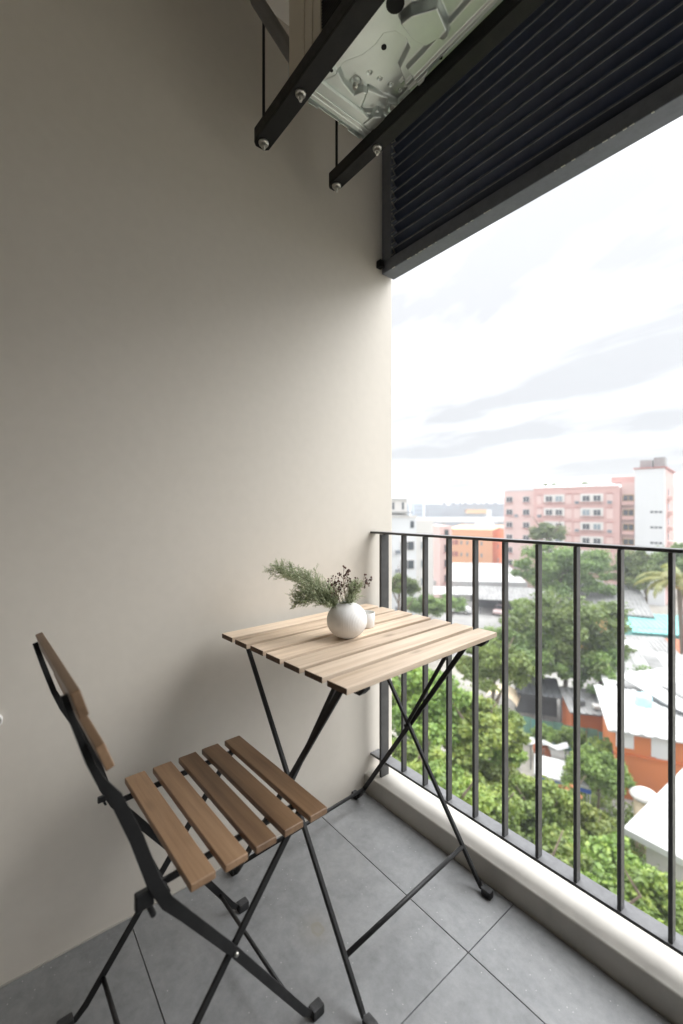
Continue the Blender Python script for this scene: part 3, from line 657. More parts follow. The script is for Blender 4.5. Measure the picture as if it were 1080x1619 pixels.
for k in range(5):
    z = HB-4.35-k*2.9
    ubox('condenser', 'far_grey', b, 7.0, 7.7, -.4, -.001, z-1.2, z-.65)
    window(b, 8.9, z, 2.3, 1.5, 'window_dark', 'white_warm'); window(b, 12.2, z-.1, 1.0, 1.3, 'window_pale', 'white_warm', 1.5)
    ubox('balcony', 'red_trim', b, 4.6, 6.1, -.6, -.001, z-1.0, z-.75)
    window(b, 5.4, z, 1.5, 1.6, 'window_dark', 'pink_pale')
ubox('window', 'window_dark', b, 9.4, 10.0, -.03, -.001, HB-1.6, HB-.5)

# ---- narrow pink building and orange building
b = root('narrow_building', 'narrow pale pink building squeezed between the white block and orange building', 'building', 18.9, 84, 8)
ubox('wall', 'pink_pale', b, 0, 2.4, 0, 9, 0, 14.8)
for k in range(5): window(b, 1.3, 13.4-k*2.9, 1.0, 1.6, 'window_dark', 'pink_render', 0, 'red_trim')
b = root('orange_building', 'orange building with peach front and deeper orange side wall', 'building', 26.6, 113, -31)
ubox('wall', 'peach_render', b, 0, 12.0, 0, .4, 0, 12.7); ubox('wall', 'orange_deep', b, .0, 12.02, .41, 16, 0, 12.7)
MB().add([(-.1, -.1, 12.72), (12.1, -.1, 12.72), (12.1, 16, 13.4), (-.1, 16, 13.4), (-.1, -.1, 12.9), (12.1, -.1, 12.9), (12.1, 16, 13.6), (-.1, 16, 13.6)], [(0, 3, 2, 1), (4, 5, 6, 7), (0, 1, 5, 4), (1, 2, 6, 5), (2, 3, 7, 6), (3, 0, 4, 7)]).obj('roof', 'peach_render', b)
for k in range(3):
    z = 9.6-k*2.95
    for x, w_ in ((2.0, .9), (3.1, .9)): ubox('window', 'red_trim', b, x-w_/2, x+w_/2, -.1, -.001, z-.6, z+.6)
    for x in (4.4, 5.9, 9.4): ubox('window', 'window_pale', b, x-.2, x+.2, -.1, -.001, z-.5, z+.4)
for q in range(3): ubox('wall', 'cream_paint', b, 3.3+q*2.1, 5.0+q*2.1, -2.4, -.01, 0, 2.6)
ubox('window', 'window_dark', b, 12.03, 12.08, 6, 7, 8, 9); ubox('window', 'window_dark', b, 12.03, 12.08, 6, 7, 4.5, 5.5)

# ---- far skyline
def far(name, label, r, d, a, boxes, group=None, cat='building'):
    b = root(name, label, cat, r, d, a, group=group)
    for nm, mt_, *bb in boxes: ubox(nm, mt_, b, *bb)
    return b
b = far('shopping_centre', 'long grey shopping centre on the horizon with a yellow canopy', 78, 352, 3, [('wall', 'far_grey', 0, 56, 0, 30, 0, 21.3), ('wall', 'far_grey', 18, 54, -1, 28, 21.31, 22.4), ('canopy', 'tent_orange', 22, 38, -4, -.01, 14.6, 17.8), ('wall', 'white_render', 38.5, 43, -2, -.01, 10, 17.6), ('sign_board', 'blue_trim', -.8, 0, -.5, 3, 14, 21)])
for q in range(9): ubox('window', 'window_pale', b, 3+q*5.6, 6+q*5.6, -1.2 if q > 2 else -.2, -1.01 if q > 2 else -.01, 18.6, 20)
for q in range(8): ubox('roof_unit', 'roof_dark', b, 6+q*5.9+(q*7 % 3), 8+q*5.9+(q*5 % 3), 6, 9, 22.41 if q > 2 else 21.31, 23.4)
far('elevated_road', 'pale elevated road deck crossing below the grey shopping centre', 30, 246, 2, [('deck', 'white_warm', -12, 66, 0, 9, 10.6, 13.2)]+[('pier', 'concrete', 6+q*11, 7.6+q*11, 3, 5, 0, 10.59) for q in range(6)], cat='elevated road')
for i, (r, w_, h_, mt_, lab) in enumerate(((66, 10, 20.6, 'far_grey', 'grey office tower, rightmost of the small far towers'), (57, 7, 21.5, 'far_blue', 'bluish tower second from the right on the far skyline'), (49, 6, 20.5, 'far_blue', 'slim bluish tower, leftmost on the far skyline'), (53, 3.4, 22.2, 'far_blue', 'thin pale blue tower between two far blocks'))):
    b = far('office_tower', lab, r, 330+i*12, 4, [('wall', mt_, 0, w_, 0, 12, 0, h_+1.2)], 'far towers on the skyline')
    for k in range(3):
        for q in range(int(w_/2)): ubox('window', 'window_pale', b, .5+q*2, 1.7+q*2, -.06, -.005, h_-2-k*3.2, h_-.4-k*3.2)
rr = random.Random(3)
names = ['grey tin', 'whitewashed', 'dark roofed', 'pale concrete', 'cream', 'brown roofed', 'dull green', 'sandy', 'light grey', 'rusty', 'off white', 'slate roofed']
for i in range(11):
    r = 43+i*5.4+rr.uniform(-1, 1); d = 176+rr.uniform(-14, 14); h_ = 8.8+rr.uniform(-2.2, 2.4)
    b = root('low_house', f'{names[i]} low building, number counted from the left' if False else f'{names[i]} low building in the jumble of roofs beyond the orange building', 'building', r, d, rr.uniform(-25, 25), group='jumble of low roofs beyond the orange building')
    ubox('wall', ['roof_grey', 'white_render', 'cream_paint', 'concrete'][i % 4], b, 0, 5.6, 0, 8, 0, h_)
    MB().add([(-.4, -.4, h_+.02), (6, -.4, h_+.02), (6, 8.4, h_+.02), (-.4, 8.4, h_+.02), (-.4, 4, h_+1.9), (6, 4, h_+1.9)], [(0, 1, 5, 4), (3, 4, 5, 2), (0, 4, 3), (1, 2, 5), (0, 3, 2, 1)]).obj('roof', ['roof_grey', 'roof_dark', 'roof_white', 'roof_grey', 'clay'][i % 5], b)
    ubox('window', 'window_dark', b, 1, 2, -.05, -.005, h_-2, h_-1); ubox('window', 'window_dark', b, 3.4, 4.5, -.05, -.005, h_-2, h_-1)
for i, (r, d) in enumerate(((58.5, 168), (61.5, 165), (64, 169))):
    b = root('market_tent', ('leftmost orange market tent beside the pink block', 'middle orange market tent beside the pink block', 'orange market tent touching the pink block edge')[i], 'tent', r, d, 6*i, group='orange market tents beside the pink block')
    MB().add([(0, 0, 8), (3.6, 0, 8), (3.6, 3.6, 8), (0, 3.6, 8), (1.8, 1.8, 11.6), (0, 0, 7.2), (3.6, 0, 7.2), (3.6, 3.6, 7.2), (0, 3.6, 7.2)], [(0, 1, 4), (1, 2, 4), (2, 3, 4), (3, 0, 4), (0, 5, 6, 1), (1, 6, 7, 2), (2, 7, 8, 3), (3, 8, 5, 0)]).obj('canopy', 'tent_orange', b)
    for x, y in ((.1, .1), (3.5, .1), (3.5, 3.5), (.1, 3.5)): ubox('post', 'roof_dark', b, x-.06, x+.06, y-.06, y+.06, 0, 7.19)

# ---- middle distance: halls and car port
def pitched(par, x0, x1, y0, y1, z0, z1, mat, th=.12, ribs=0, name='roof'):
    """mono-pitch sheet roof with real corrugation ribs"""
    m_ = MB(); dz = z1-z0
    P = lambda x, y, o: (x, y, z0+dz*(y-y0)/(y1-y0)+o)
    m_.add([P(x0, y0, 0), P(x1, y0, 0), P(x1, y1, 0), P(x0, y1, 0), P(x0, y0, th), P(x1, y0, th), P(x1, y1, th), P(x0, y1, th)], [(0, 3, 2, 1), (4, 5, 6, 7), (0, 1, 5, 4), (1, 2, 6, 5), (2, 3, 7, 6), (3, 0, 4, 7)])
    r_ = m_.obj(name, mat, par)
    if ribs:
        q = MB(); st = (x1-x0)/ribs
        for i in range(ribs):
            x = x0+st*(i+.5); w2 = st*.22
            q.add([P(x-w2, y0, th+.003), P(x-w2*.5, y0, th+.06), P(x+w2*.5, y0, th+.06), P(x+w2, y0, th+.003), P(x-w2, y1, th+.003), P(x-w2*.5, y1, th+.06), P(x+w2*.5, y1, th+.06), P(x+w2, y1, th+.003)], [(0, 1, 5, 4), (1, 2, 6, 5), (2, 3, 7, 6), (0, 3, 2, 1), (4, 5, 6, 7)])
        tag(q.obj('roof_ribs', mat, r_), kind='stuff')
    return r_
b = root('warehouse', 'long white roofed warehouse in front of the orange building', 'building', 18.5, 87, -6)
ubox('wall', 'white_warm', b, 0, 17, 0, 13, 0, 3.6); pitched(b, -.5, 17.5, -.8, 14, 3.65, 5.6, 'roof_white', .15, 24)
ubox('fascia', 'roof_white', b, -.5, 17.5, -.95, -.81, 3.0, 3.9); ubox('door', 'roof_grey', b, 2, 5, -.08, -.005, 0, 2.8); ubox('door', 'roof_grey', b, 7, 10, -.08, -.005, 0, 2.8)
b = root('car_port', 'grey sheet roofed car port with dark opening beyond the parking lot', 'car port', 23.5, 75, -14)
pitched(b, 0, 14.5, 0, 6.5, 2.5, 3.7, 'roof_grey', .1, 22); ubox('back_wall', 'roof_dark', b, .3, 14.2, 6.1, 6.3, 0, 3.5)
for q in range(6): ubox('post', 'roof_dark', b, .3+q*2.7, .42+q*2.7, .3, .42, 0, 2.49)
b = root('car_port', 'low white sheet roofed shelter left of the grey car port', 'car port', 15.5, 79, -4)
pitched(b, 0, 9, 0, 4, 2.6, 3.3, 'roof_white', .1, 12)
for q in range(4): ubox('post', 'concrete', b, .3+q*2.75, .45+q*2.75, .3, .45, 0, 2.59)

# ---- cars
def make_car(mat, label, r, d, a, z=GZ+.03, van=False):
    b = root('parked_car', label, 'car', r, d, a, z, 'cars parked by the car port')
    L = 4.4; prof = [(0, .35), (.05, .75), (.35, .95), (1.15, 1.02), (1.75, 1.45), (3.1, 1.48), (3.85, 1.05), (4.3, .98), (4.4, .6), (4.4, .35)] if not van else [(0, .35), (.05, 1.0), (.5, 1.25), (1.1, 1.85), (4.2, 1.9), (4.4, 1.5), (4.4, .35)]
    m_ = MB(); n = len(prof); ins = lambda z_: .0 if z_ < 1.0 else .14
    m_.add([(x, -.85+ins(z_), z_) for x, z_ in prof]+[(x, .85-ins(z_), z_) for x, z_ in prof], [(i, (i+1) % n, n+(i+1) % n, n+i) for i in range(n)]+[tuple(range(n)), tuple(range(n, 2*n))[::-1]])
    m_.obj('body', mat, b, bevel=.05, seg=2)
    zt = 1.38 if not van else 1.7
    for s in (-1, 1): MB().add([(1.45, s*.87, 1.0), (3.5, s*.87, 1.0), (3.05, s*.76, zt), (1.85, s*.76, zt)], [(0, 1, 2, 3)]).obj('side_window', 'window_dark', b)
    MB().add([(1.12, -.7, 1.03), (1.12, .7, 1.03), (1.70, .62, zt), (1.70, -.62, zt)], [(0, 1, 2, 3)]).obj('windscreen', 'window_dark', b, (-.03, 0, .02))
    for x in (.85, 3.5):
        for s in (-1, 1):
            wh = MB().tube([(0, -.1, 0), (0, .1, 0)], .33, 18).obj('wheel', 'rubber_black', b, (x, s*.8, .33)); MB().tube([(0, -.105, 0), (0, .105, 0)], .19, 12).obj('rim', 'zinc', wh)
    for s in (-1, 1): ubox('headlight', 'white_ceramic', b, -.02, .06, s*.62-.14, s*.62+.14, .66, .80)
make_car('car_white', 'white parked car, leftmost in the pale parking lot', 18.2, 76.5, -20)
make_car('car_white', 'white van parked under the white shelter', 20.6, 80.5, 70, van=True)
make_car('car_pink', 'pinkish white car parked in front of the dark car port', 26.3, 73.5, 60)
make_car('car_grey', 'dark grey car parked inside the car port', 30.5, 76.5, 75)

# ---- houses right of centre
b = root('roof_house', 'house with grey corrugated roof, teal gable and ochre side wall', 'house', 29.5, 57, -24)
ubox('wall', 'teal_paint', b, 4.6, 8.6, 0, 8, 0, 5.0); ubox('wall', 'ochre_paint', b, 0, 4.58, .2, 8, 0, 5.0); pitched(b, -.7, 9.2, -1.2, 8.6, 5.05, 7.2, 'roof_grey', .1, 22)
for x in (1.5, 6.0, 7.6): window(b, x, 3.6, 1.0, 1.0, 'window_dark', 'white_render', .0 if x > 4.6 else .2)
b = root('turquoise_house', 'low house with bright turquoise wall and awning behind the palm', 'house', 33.2, 50, -16)
ubox('wall', 'turquoise', b, 0, 7.5, 0, 5, 0, 4.6); pitched(b, -.4, 7.9, -1.6, 5.2, 4.3, 5.0, 'turquoise', .08, 16); ubox('door', 'clay', b, 1.0, 1.9, -.05, -.005, 0, 2.1); window(b, 4.4, 1.8, 1.2, 1.1, 'window_dark', 'white_render')
make_car('car_grey', 'dark car half hidden below the turquoise awning', 34.5, 46.3, 165)
b = root('shed_row', 'weathered grey and rust roofed shed row below the turquoise house', 'shed', 26.8, 42.5, -14)
ubox('wall', 'concrete', b, 0, 12, 0, 4.5, 0, 3.3); pitched(b, -.3, 6, -.5, 5.0, 3.35, 4.5, 'roof_grey', .08, 16); pitched(b, 6.05, 12.5, -.5, 5.0, 3.30, 4.4, 'clay', .08, 16)
MB().box(1, 3.6, .2, 3.4, .13, .18).obj('patch_sheet', 'roof_white', b, (0, 0, 3.6), (R(11.8), 0, 0))
b = root('white_hall', 'broad low hall with big smooth white roof beside the tree crown', 'building', 20.2, 32, -22)
ubox('wall', 'white_warm', b, 0, 12, .5, 8, 0, 4.2); pitched(b, -.6, 13, -.4, 9.0, 4.25, 5.3, 'roof_white', .12, 16)
for x, y, w_, l_, mt_ in ((.6, .8, 1.3, 3.0, 'roof_grey'), (3.3, 3.5, 1.0, 4.4, 'roof_grey'), (6.2, 1.2, 1.7, 2.2, 'white_warm'), (8.6, 4.2, .8, 3.2, 'roof_grey')): MB().box(0, w_, 0, l_, .0, .03).obj('roof_patch', mt_, b, (x, y, 4.25+1.05*(y+.4)/9.4+.19), (math.atan(1.05/9.4), 0, 0))
MB().lathe([(.001, 0), (.22, 0), (.22, .5), (.34, .52), (.001, .7)], 16).obj('roof_vent', 'roof_grey', b, (5.2, 1.4, 4.6))
b = root('white_hall', 'white roofed building at right edge, tilted against the broad white hall', 'building', 22.6, 27.4, 16)
ubox('wall', 'white_warm', b, 0, 10, .5, 5, 0, 4.6); pitched(b, -.5, 10, -.3, 5.6, 4.65, 5.6, 'roof_white', .12, 12); ubox('gutter', 'roof_dark', b, -.62, -.51, -.3, 5.6, 4.9, 5.05)
for x, y, w_, l_, mt_ in ((1.2, 1.0, 1.6, 2.6, 'roof_grey'), (4.2, 2.2, .9, 2.4, 'roof_grey'), (6.3, .6, 1.4, 3.4, 'white_warm')): MB().box(0, w_, 0, l_, .0, .03).obj('roof_patch', mt_, b, (x, y, 4.65+.95*(y+.3)/5.9+.19), (math.atan(.95/5.9), 0, 0))
b = root('orange_house', 'orange house with white wall patches and pale roof', 'house', 17.2, 27.4, -22)
ubox('wall', 'orange_render', b, 0, 9, 0, 4.6, 0, 4.2); ubox('ledge', 'orange_deep', b, -.12, 9.1, -.14, -.003, 2.75, 2.87)
ubox('wall_patch', 'white_render', b, .0, .95, -.05, -.004, 3.2, 4.18); ubox('wall_patch', 'white_render', b, 1.85, 3.0, -.05, -.004, 2.95, 4.18); ubox('wall_patch', 'white_render', b, 2.1, 2.75, -.051, -.0045, 2.89, 2.949); ubox('wall_patch', 'white_render', b, 4.3, 5.2, -.05, -.004, 3.0, 4.18)
pitched(b, -.5, 9.5, -.5, 5.0, 4.25, 5.0, 'roof_white', .1, 14); ubox('opening', 'window_dark', b, -.08, -.01, .6, 2.2, .2, 2.4)
b = root('orange_shed', 'low orange shed with cluttered grey roof left of the orange house', 'shed', 17.6, 33.4, -14)
ubox('wall', 'orange_deep', b, 0, 2.9, 0, 3, 0, 2.5); pitched(b, -.2, 3.1, -.3, 3.3, 2.55, 3.1, 'roof_grey', .08, 7); ubox('roof_clutter', 'roof_dark', b, .4, 1.1, .6, 1.4, 2.85, 3.2); ubox('roof_clutter', 'white_warm', b, 1.6, 2.3, .2, .8, 2.85, 3.05)
# cyan round tank
t = root('round_tank', 'pale cyan round water tank on the white roofs', 'water tank', 20.45, 29.6, 0, GZ+4.7)
MB().lathe([(.001, 0), (.48, 0), (.5, .05), (.5, .62), (.42, .78), (.14, .86), (.12, .92), (.001, .93)], 28).obj('tank', 'cyan_tank', t)
t = root('beige_tank', 'beige concrete water barrel with white flared lid by the orange house', 'water barrel', 15.9, 22.9, 0)
MB().lathe([(.001, 0), (.42, 0), (.52, 2.9), (.001, 2.9)], 24).obj('barrel', 'cream_paint', t, (0, 0, 0)); MB().lathe([(.001, 2.91), (.66, 2.95), (.70, 3.05), (.45, 3.25), (.001, 3.3)], 24).obj('lid', 'white_warm', t)
b = root('white_roof_house', 'nearest low house with large pale hipped roof at the lower right', 'house', 14.8, 11.6, 36)
ubox('wall', 'white_warm', b, .5, 8, .5, 6, 0, 5.4)
MB().add([(0, 0, 5.45), (9, 0, 5.45), (9, 6.6, 5.45), (0, 6.6, 5.45), (2.6, 3.3, 6.5), (9, 3.3, 6.5), (0, 0, 5.7), (9, 0, 5.7), (9, 6.6, 5.7), (0, 6.6, 5.7)], [(0, 3, 2, 1), (0, 1, 7, 6), (1, 2, 8, 7), (2, 3, 9, 8), (3, 0, 6, 9), (6, 7, 5, 4), (9, 4, 5, 8), (6, 4, 9), (7, 8, 5)]).obj('roof', 'roof_white', b)
# canopy, tarps, fence, arch awning, pots
b = root('canopy', 'white canopy with blue edge standing among the shrubs', 'canopy', 11.3, 25.6, -24)
MB().add([(0, 0, 2.45), (2.9, 0, 2.35), (2.9, 1.7, 2.65), (0, 1.7, 2.75), (0, 0, 2.55), (2.9, 0, 2.45), (2.9, 1.7, 2.75), (0, 1.7, 2.85)], [(0, 3, 2, 1), (4, 5, 6, 7), (0, 1, 5, 4), (1, 2, 6, 5), (2, 3, 7, 6), (3, 0, 4, 7)]).obj('canopy_top', 'roof_white', b)
MB().add([(0, -.02, 2.2), (2.9, -.02, 2.1), (2.9, -.02, 2.34), (0, -.02, 2.44)], [(0, 1, 2, 3)]).obj('blue_edge', 'blue_trim', b)
for x, y in ((.05, .05), (2.85, .05), (2.85, 1.65), (.05, 1.65)): ubox('post', 'white_render', b, x-.03, x+.03, y-.03, y+.03, 0, 2.34)
for i, (r, d, a) in enumerate(((11.6, 29.2, 5), (13.3, 28.8, -12))):
    o = MB(); n = 7; o.add([(x*.27, y*.16, 2.3+.14*math.sin(x*1.1+i)+.09*math.cos(y*1.7)) for y in range(n) for x in range(n)], [(y*n+x, y*n+x+1, (y+1)*n+x+1, (y+1)*n+x) for y in range(n-1) for x in range(n-1)])
    t = root('tarp', ('left of two small white tarps strung above the shrubs', 'right of two small white tarps, nearer the teal fence')[i], 'tarp', r, d, a); o.obj('sheet', 'roof_white', t)
    for x, y in ((0, 0), (1.6, 0), (1.6, .95), (0, .95)): ubox('post', 'roof_dark', t, x-.03, x+.03, y-.03, y+.03, 0, 2.25)
fr = root('sheet_fence', 'faded teal corrugated sheet fence running behind the shrubs', 'fence', 12.6, 34.6, -25)
for q in range(13):
    m_ = MB(); c_ = [(i*.08, .025*(i % 2)) for i in range(10)]
    m_.add([(x, y, 0) for x, y in c_]+[(x, y, 1.9+.1*((q*37) % 3)/2) for x, y in c_], [(i, i+1, 11+i, 10+i) for i in range(9)]); m_.obj('panel', ('teal_paint', 'teal_green', 'teal_green')[q % 3], fr, (q*.745, 0, 0))
t = root('arched_awning', 'cream and tan arched awning at the left end of the teal fence', 'awning', 12.9, 35.6, -30)
m_ = MB(); n = 10
m_.add([(-1.3*math.cos(math.pi*(.06+.88*i/n)), y, 2.0+1.0*math.sin(math.pi*(.06+.88*i/n))) for y in (0, 2.2) for i in range(n+1)], [(i, i+1, n+2+i, n+1+i) for i in range(n)]); m_.obj('cover', 'cream_paint', t)
for x in (-1.2, 1.2): ubox('post', 'roof_dark', t, x-.04, x+.04, .05, .13, 0, 2.1)
t = root('open_shed', 'dark open shed under the big tree beside the orange shed', 'shed', 14.6, 36.3, -18)
pitched(t, 0, 3.4, 0, 3, 2.7, 3.2, 'roof_dark', .08, 8); ubox('back_wall', 'roof_dark', t, 0, 3.4, 2.8, 2.9, 0, 2.9)
for x in (.1, 3.3): ubox('post', 'roof_dark', t, x-.05, x+.05, .05, .15, 0, 2.69)
for i in range(2):
    t = root('clay_jar', ('upper brown clay jar stacked by the teal fence', 'lower dark clay jar by the teal fence')[i], 'jar', 14.4+i*.1, 31.9-i*.7, 0, GZ)
    MB().lathe([(.001, 0), (.25, 0), (.42, .5), (.36, .9), (.22, 1.05), (.26, 1.15), (.2, 1.15), (.18, 1.0)], 20).obj('jar', 'clay', t)

# ============================================================ VEGETATION
def leaf_cloud(name, mat, clumps, per, leaf, seed, droop=.2):
    """crown of leaf-sized faces gathered in clumps: clumps = [(centre, radii)]"""
    rs = np.random.RandomState(seed); V = []; 
    for (c, rad) in clumps:
        n = per
        u = rs.normal(size=(n, 3)); u /= np.linalg.norm(u, axis=1)[:, None]
        rr_ = rs.uniform(.2, 1.15, n)**.7*np.where(rs.uniform(size=n) < .12, 1.35, 1)
        p = np.array(c)+u*np.array(rad)*rr_[:, None]
        nrm = u*.6+rs.normal(size=(n, 3))*.55+np.array([0, 0, .55]); nrm /= np.linalg.norm(nrm, axis=1)[:, None]
        t_ = np.cross(nrm, rs.normal(size=(n, 3))); t_ /= np.linalg.norm(t_, axis=1)[:, None]; t_[:, 2] -= droop; b_ = np.cross(nrm, t_)
        L = leaf*rs.uniform(.6, 1.35, n)[:, None]; Wd = L*.42
        V.append(np.stack([p-t_*L*.5, p+b_*Wd+nrm*L*.08, p+t_*L*.5-nrm*L*.12, p-b_*Wd+nrm*L*.08], 1))
    V = np.concatenate(V).reshape(-1, 3); nq = len(V)//4
    me = bpy.data.meshes.new(name); me.vertices.add(len(V)); me.vertices.foreach_set('co', V.ravel())
    F = (np.arange(nq)[:, None]*4+np.array([0, 1, 2, 0, 2, 3])[None, :]).ravel()
    me.loops.add(len(F)); me.loops.foreach_set('vertex_index', F); me.polygons.add(nq*2); me.polygons.foreach_set('loop_start', np.arange(nq*2)*3); me.polygons.foreach_set('loop_total', np.full(nq*2, 3))
    me.update(calc_edges=True); me.validate(); me.materials.append(M[mat]); return me
def crown_clumps(seed, R_=1.0, flat=.8, n=26, cr=.3):
    n = int(n*2.2); cr *= .72
    q = random.Random(seed); out_ = []
    for i in range(n):
        while True:
            v = Vector((q.gauss(0, 1), q.gauss(0, 1), q.gauss(0, 1))).normalized()
            if v.z > -.55: break
        f = q.uniform(.3, .9)*(1+.16*math.sin(v.x*5+seed)*math.cos(v.y*4+seed*2)); k = q.uniform(.55, 1.35)*cr
        out_.append(((v.x*f*R_, v.y*f*R_, v.z*f*R_*flat), (k, k, k*.72)))
    return out_
def trunk_mesh(name, h, r0, seed, spread=.5):
    q = random.Random(seed); m_ = MB(); m_.tube([(0, 0, 0), (.04, .02, h*.3), (-.02, .05, h*.6), (.02, 0, h)], [r0*1.25, r0, r0*.85, r0*.6], 9)
    for i in range(6):
        a = i*1.05+q.uniform(-.3, .3); z = h*q.uniform(.55, .95); l_ = spread*q.uniform(.7, 1.1)
        m_.tube([(0, 0, z), (math.cos(a)*l_*.5, math.sin(a)*l_*.5, z+l_*.45), (math.cos(a)*l_, math.sin(a)*l_, z+l_*.8)], [r0*.5, r0*.32, r0*.12], 6)
    return m_.mesh('trunk', 'bark')
# unit crowns: radius about 1
CROWN = {
 'near_a': leaf_cloud('crown', 'leaf_green', crown_clumps(1, 1, .8, 34, .27), 300, .085, 1),
 'near_b': leaf_cloud('crown', 'leaf_green', crown_clumps(2, 1, .7, 36, .25), 290, .09, 2),
 'lime': leaf_cloud('crown', 'leaf_lime', crown_clumps(3, 1, .7, 34, .27), 270, .085, 3),
 'deep': leaf_cloud('crown', 'leaf_deep', crown_clumps(4, 1, .85, 42, .25), 300, .055, 4),
 'deep_b': leaf_cloud('crown', 'leaf_deep', crown_clumps(5, 1, .8, 40, .24), 300, .055, 5),
 'far': leaf_cloud('crown', 'leaf_deep', crown_clumps(6, 1, .8, 26, .3), 150, .085, 6),
 'flower': leaf_cloud('blossoms', 'blossom', crown_clumps(7, 1, .8, 16, .2), 120, .09, 7),
}
TR = trunk_mesh('trunk', 1.0, .045, 1, .45)
def tree(label, r, d, ztop, rad, kind='near_a', seed=0, cat='tree', name='tree', group=None, sq=.85):
    """crown centre sits at ztop - rad*sq above the ground, trunk down to the soil"""
    q = random.Random(seed*7+3); zc = ztop-rad*sq*.8
    t = root(name, label, cat, r, d, q.uniform(0, 360), GZ, group)
    h_ = zc-GZ
    link('trunk' if cat == 'tree' else 'stem', TR, None, t, (0, 0, 0), (0, 0, 0), (max(rad*.8, h_*.45),)*2+(h_,))
    c = link('crown' if cat == 'tree' else 'foliage', CROWN[kind], None, t, (0, 0, h_), (0, 0, q.uniform(0, 6)), (rad, rad*q.uniform(.9, 1.1), rad*sq)); c['kind'] = 'stuff'
    return t
def pt(px, py, d):                      # measured bearing and drop to site coordinates
    return ((px-540)/691*d, d, CAM[2]-(py-805)/691*d)
def tp(label, px, pytop, d, rad, kind, seed, **k):
    r, d, z = pt(px, pytop, d); return tree(label, r, d, z, rad, kind, seed, **k)
G1 = 'trees in the middle distance'; G2 = 'shrubs and small trees right below the balcony'
tp('big round dark green tree in front of the pink apartment block', 884, 856, 62, 6.6, 'deep', 1, group=G1)
tp('small olive tree rising between the round tree and pink block', 866, 826, 80, 3.2, 'far', 2, group=G1)
tp('bushy tree on the left side of the tower base', 930, 870, 70, 3.6, 'far', 21, group=G1)
tp('green tree behind the palm, below the pale tower', 1020, 862, 62, 5.2, 'deep_b', 3, group=G1)
tp('loose green tree at the right edge behind the palm', 1078, 858, 58, 4.2, 'far', 4, group=G1)
tp('dense tall tree in the middle of the view, left of the white hall', 893, 936, 40, 5.6, 'deep', 5, group=G1)
tp('rounded dark tree leaning over the orange shed', 950, 1015, 37, 3.5, 'deep_b', 6, group=G1)
tp('left half of the dense tree mass, above the cream awning', 835, 985, 39, 3.9, 'deep_b', 7, group=G1)
tp('yellowish tree beside the pale parking lot', 838, 945, 52, 2.6, 'lime', 8, group=G1)
tp('bright lime tree just right of the table edge', 782, 1010, 30, 2.7, 'lime', 9, group=G1)
tp('narrow green tree by the balcony wall edge, before the white block', 632, 905, 50, 2.4, 'far', 10, group=G1)
tp('low shrubby tree at the foot of the white block', 672, 938, 54, 2.6, 'far', 11, group=G1)
tp('pale bushy tree beside the white parked car', 712, 940, 60, 2.2, 'far', 12, group=G1)
tp('broad tree directly under the table top', 668, 1052, 23, 3.0, 'near_a', 13, group=G2)
tp('green tree right of the crossed table legs', 752, 1102, 22, 2.5, 'near_b', 14, group=G2)
tp('leafy tree below the arched awning', 772, 1150, 25, 1.9, 'near_a', 15, group=G2)
tp('low leafy tree against the wall edge behind the end post', 640, 1160, 19, 2.2, 'near_b', 16, group=G2)
tp('leafy shrub left of the white canopy', 775, 1200, 20.5, 1.9, 'near_b', 17, group=G2, cat='shrub', name='shrub')
tp('yellow green tree in front of the orange house', 945, 1185, 25, 1.9, 'lime', 18, group=G2)
tp('leafy shrub below the white canopy', 850, 1236, 18.5, 1.9, 'near_a', 19, group=G2, cat='shrub', name='shrub')
tp('shrub behind the fifth baluster, low in the view', 760, 1235, 16.5, 2.1, 'near_a', 20, group=G2, cat='shrub', name='shrub')
tp('shrub with drooping leaves before the yellow green tree', 930, 1278, 18, 2.1, 'near_b', 22, group=G2, cat='shrub', name='shrub')
tp('lowest shrub in the middle of the railing', 850, 1330, 14.5, 2.0, 'near_b', 23, group=G2, cat='shrub', name='shrub')
tp('shrub at the edge of the nearest white roof', 965, 1345, 15.0, 2.0, 'near_a', 24, group=G2, cat='shrub', name='shrub')
tp('nearest shrub at the lower right behind the railing', 1055, 1400, 12.5, 1.7, 'near_b', 25, group=G2, cat='shrub', name='shrub')
tp('shrub seen through the lowest gap of the railing', 930, 1400, 12.5, 1.5, 'near_a', 26, group=G2, cat='shrub', name='shrub')
tp('shrub at the foot of the table legs, beyond the kerb', 700, 1215, 15, 1.9, 'near_a', 27, group=G2, cat='shrub', name='shrub')
tp('small shrub growing up against the teal fence', 905, 1150, 31, 1.3, 'near_a', 28, group=G2, cat='shrub', name='shrub')
tp('shrub between the small tarps and the teal fence', 862, 1146, 31.5, 1.0, 'lime', 29, group=G2, cat='shrub', name='shrub')
tp('shrub at the corner of the orange shed', 955, 1165, 29, 1.1, 'near_b', 30, group=G2, cat='shrub', name='shrub')
# orange flowering shrub
r, d, z = pt(892, 1232, 20.0)
t = root('flowering_shrub', 'orange and pink flowering shrub among the green shrubs', 'shrub', r, d, 0)
hh = z-.9-GZ; link('stem', TR, None, t, (0, 0, 0), (0, 0, 0), (2, 2, hh)); o = link('foliage', CROWN['near_a'], None, t, (0, 0, hh), (0, 0, 1), (.8, .8, .8)); o['kind'] = 'stuff'; o = link('blossoms', CROWN['flower'], None, t, (0, 0, hh+.08), (0, 0, 0), (.86, .86, .86)); o['kind'] = 'stuff'
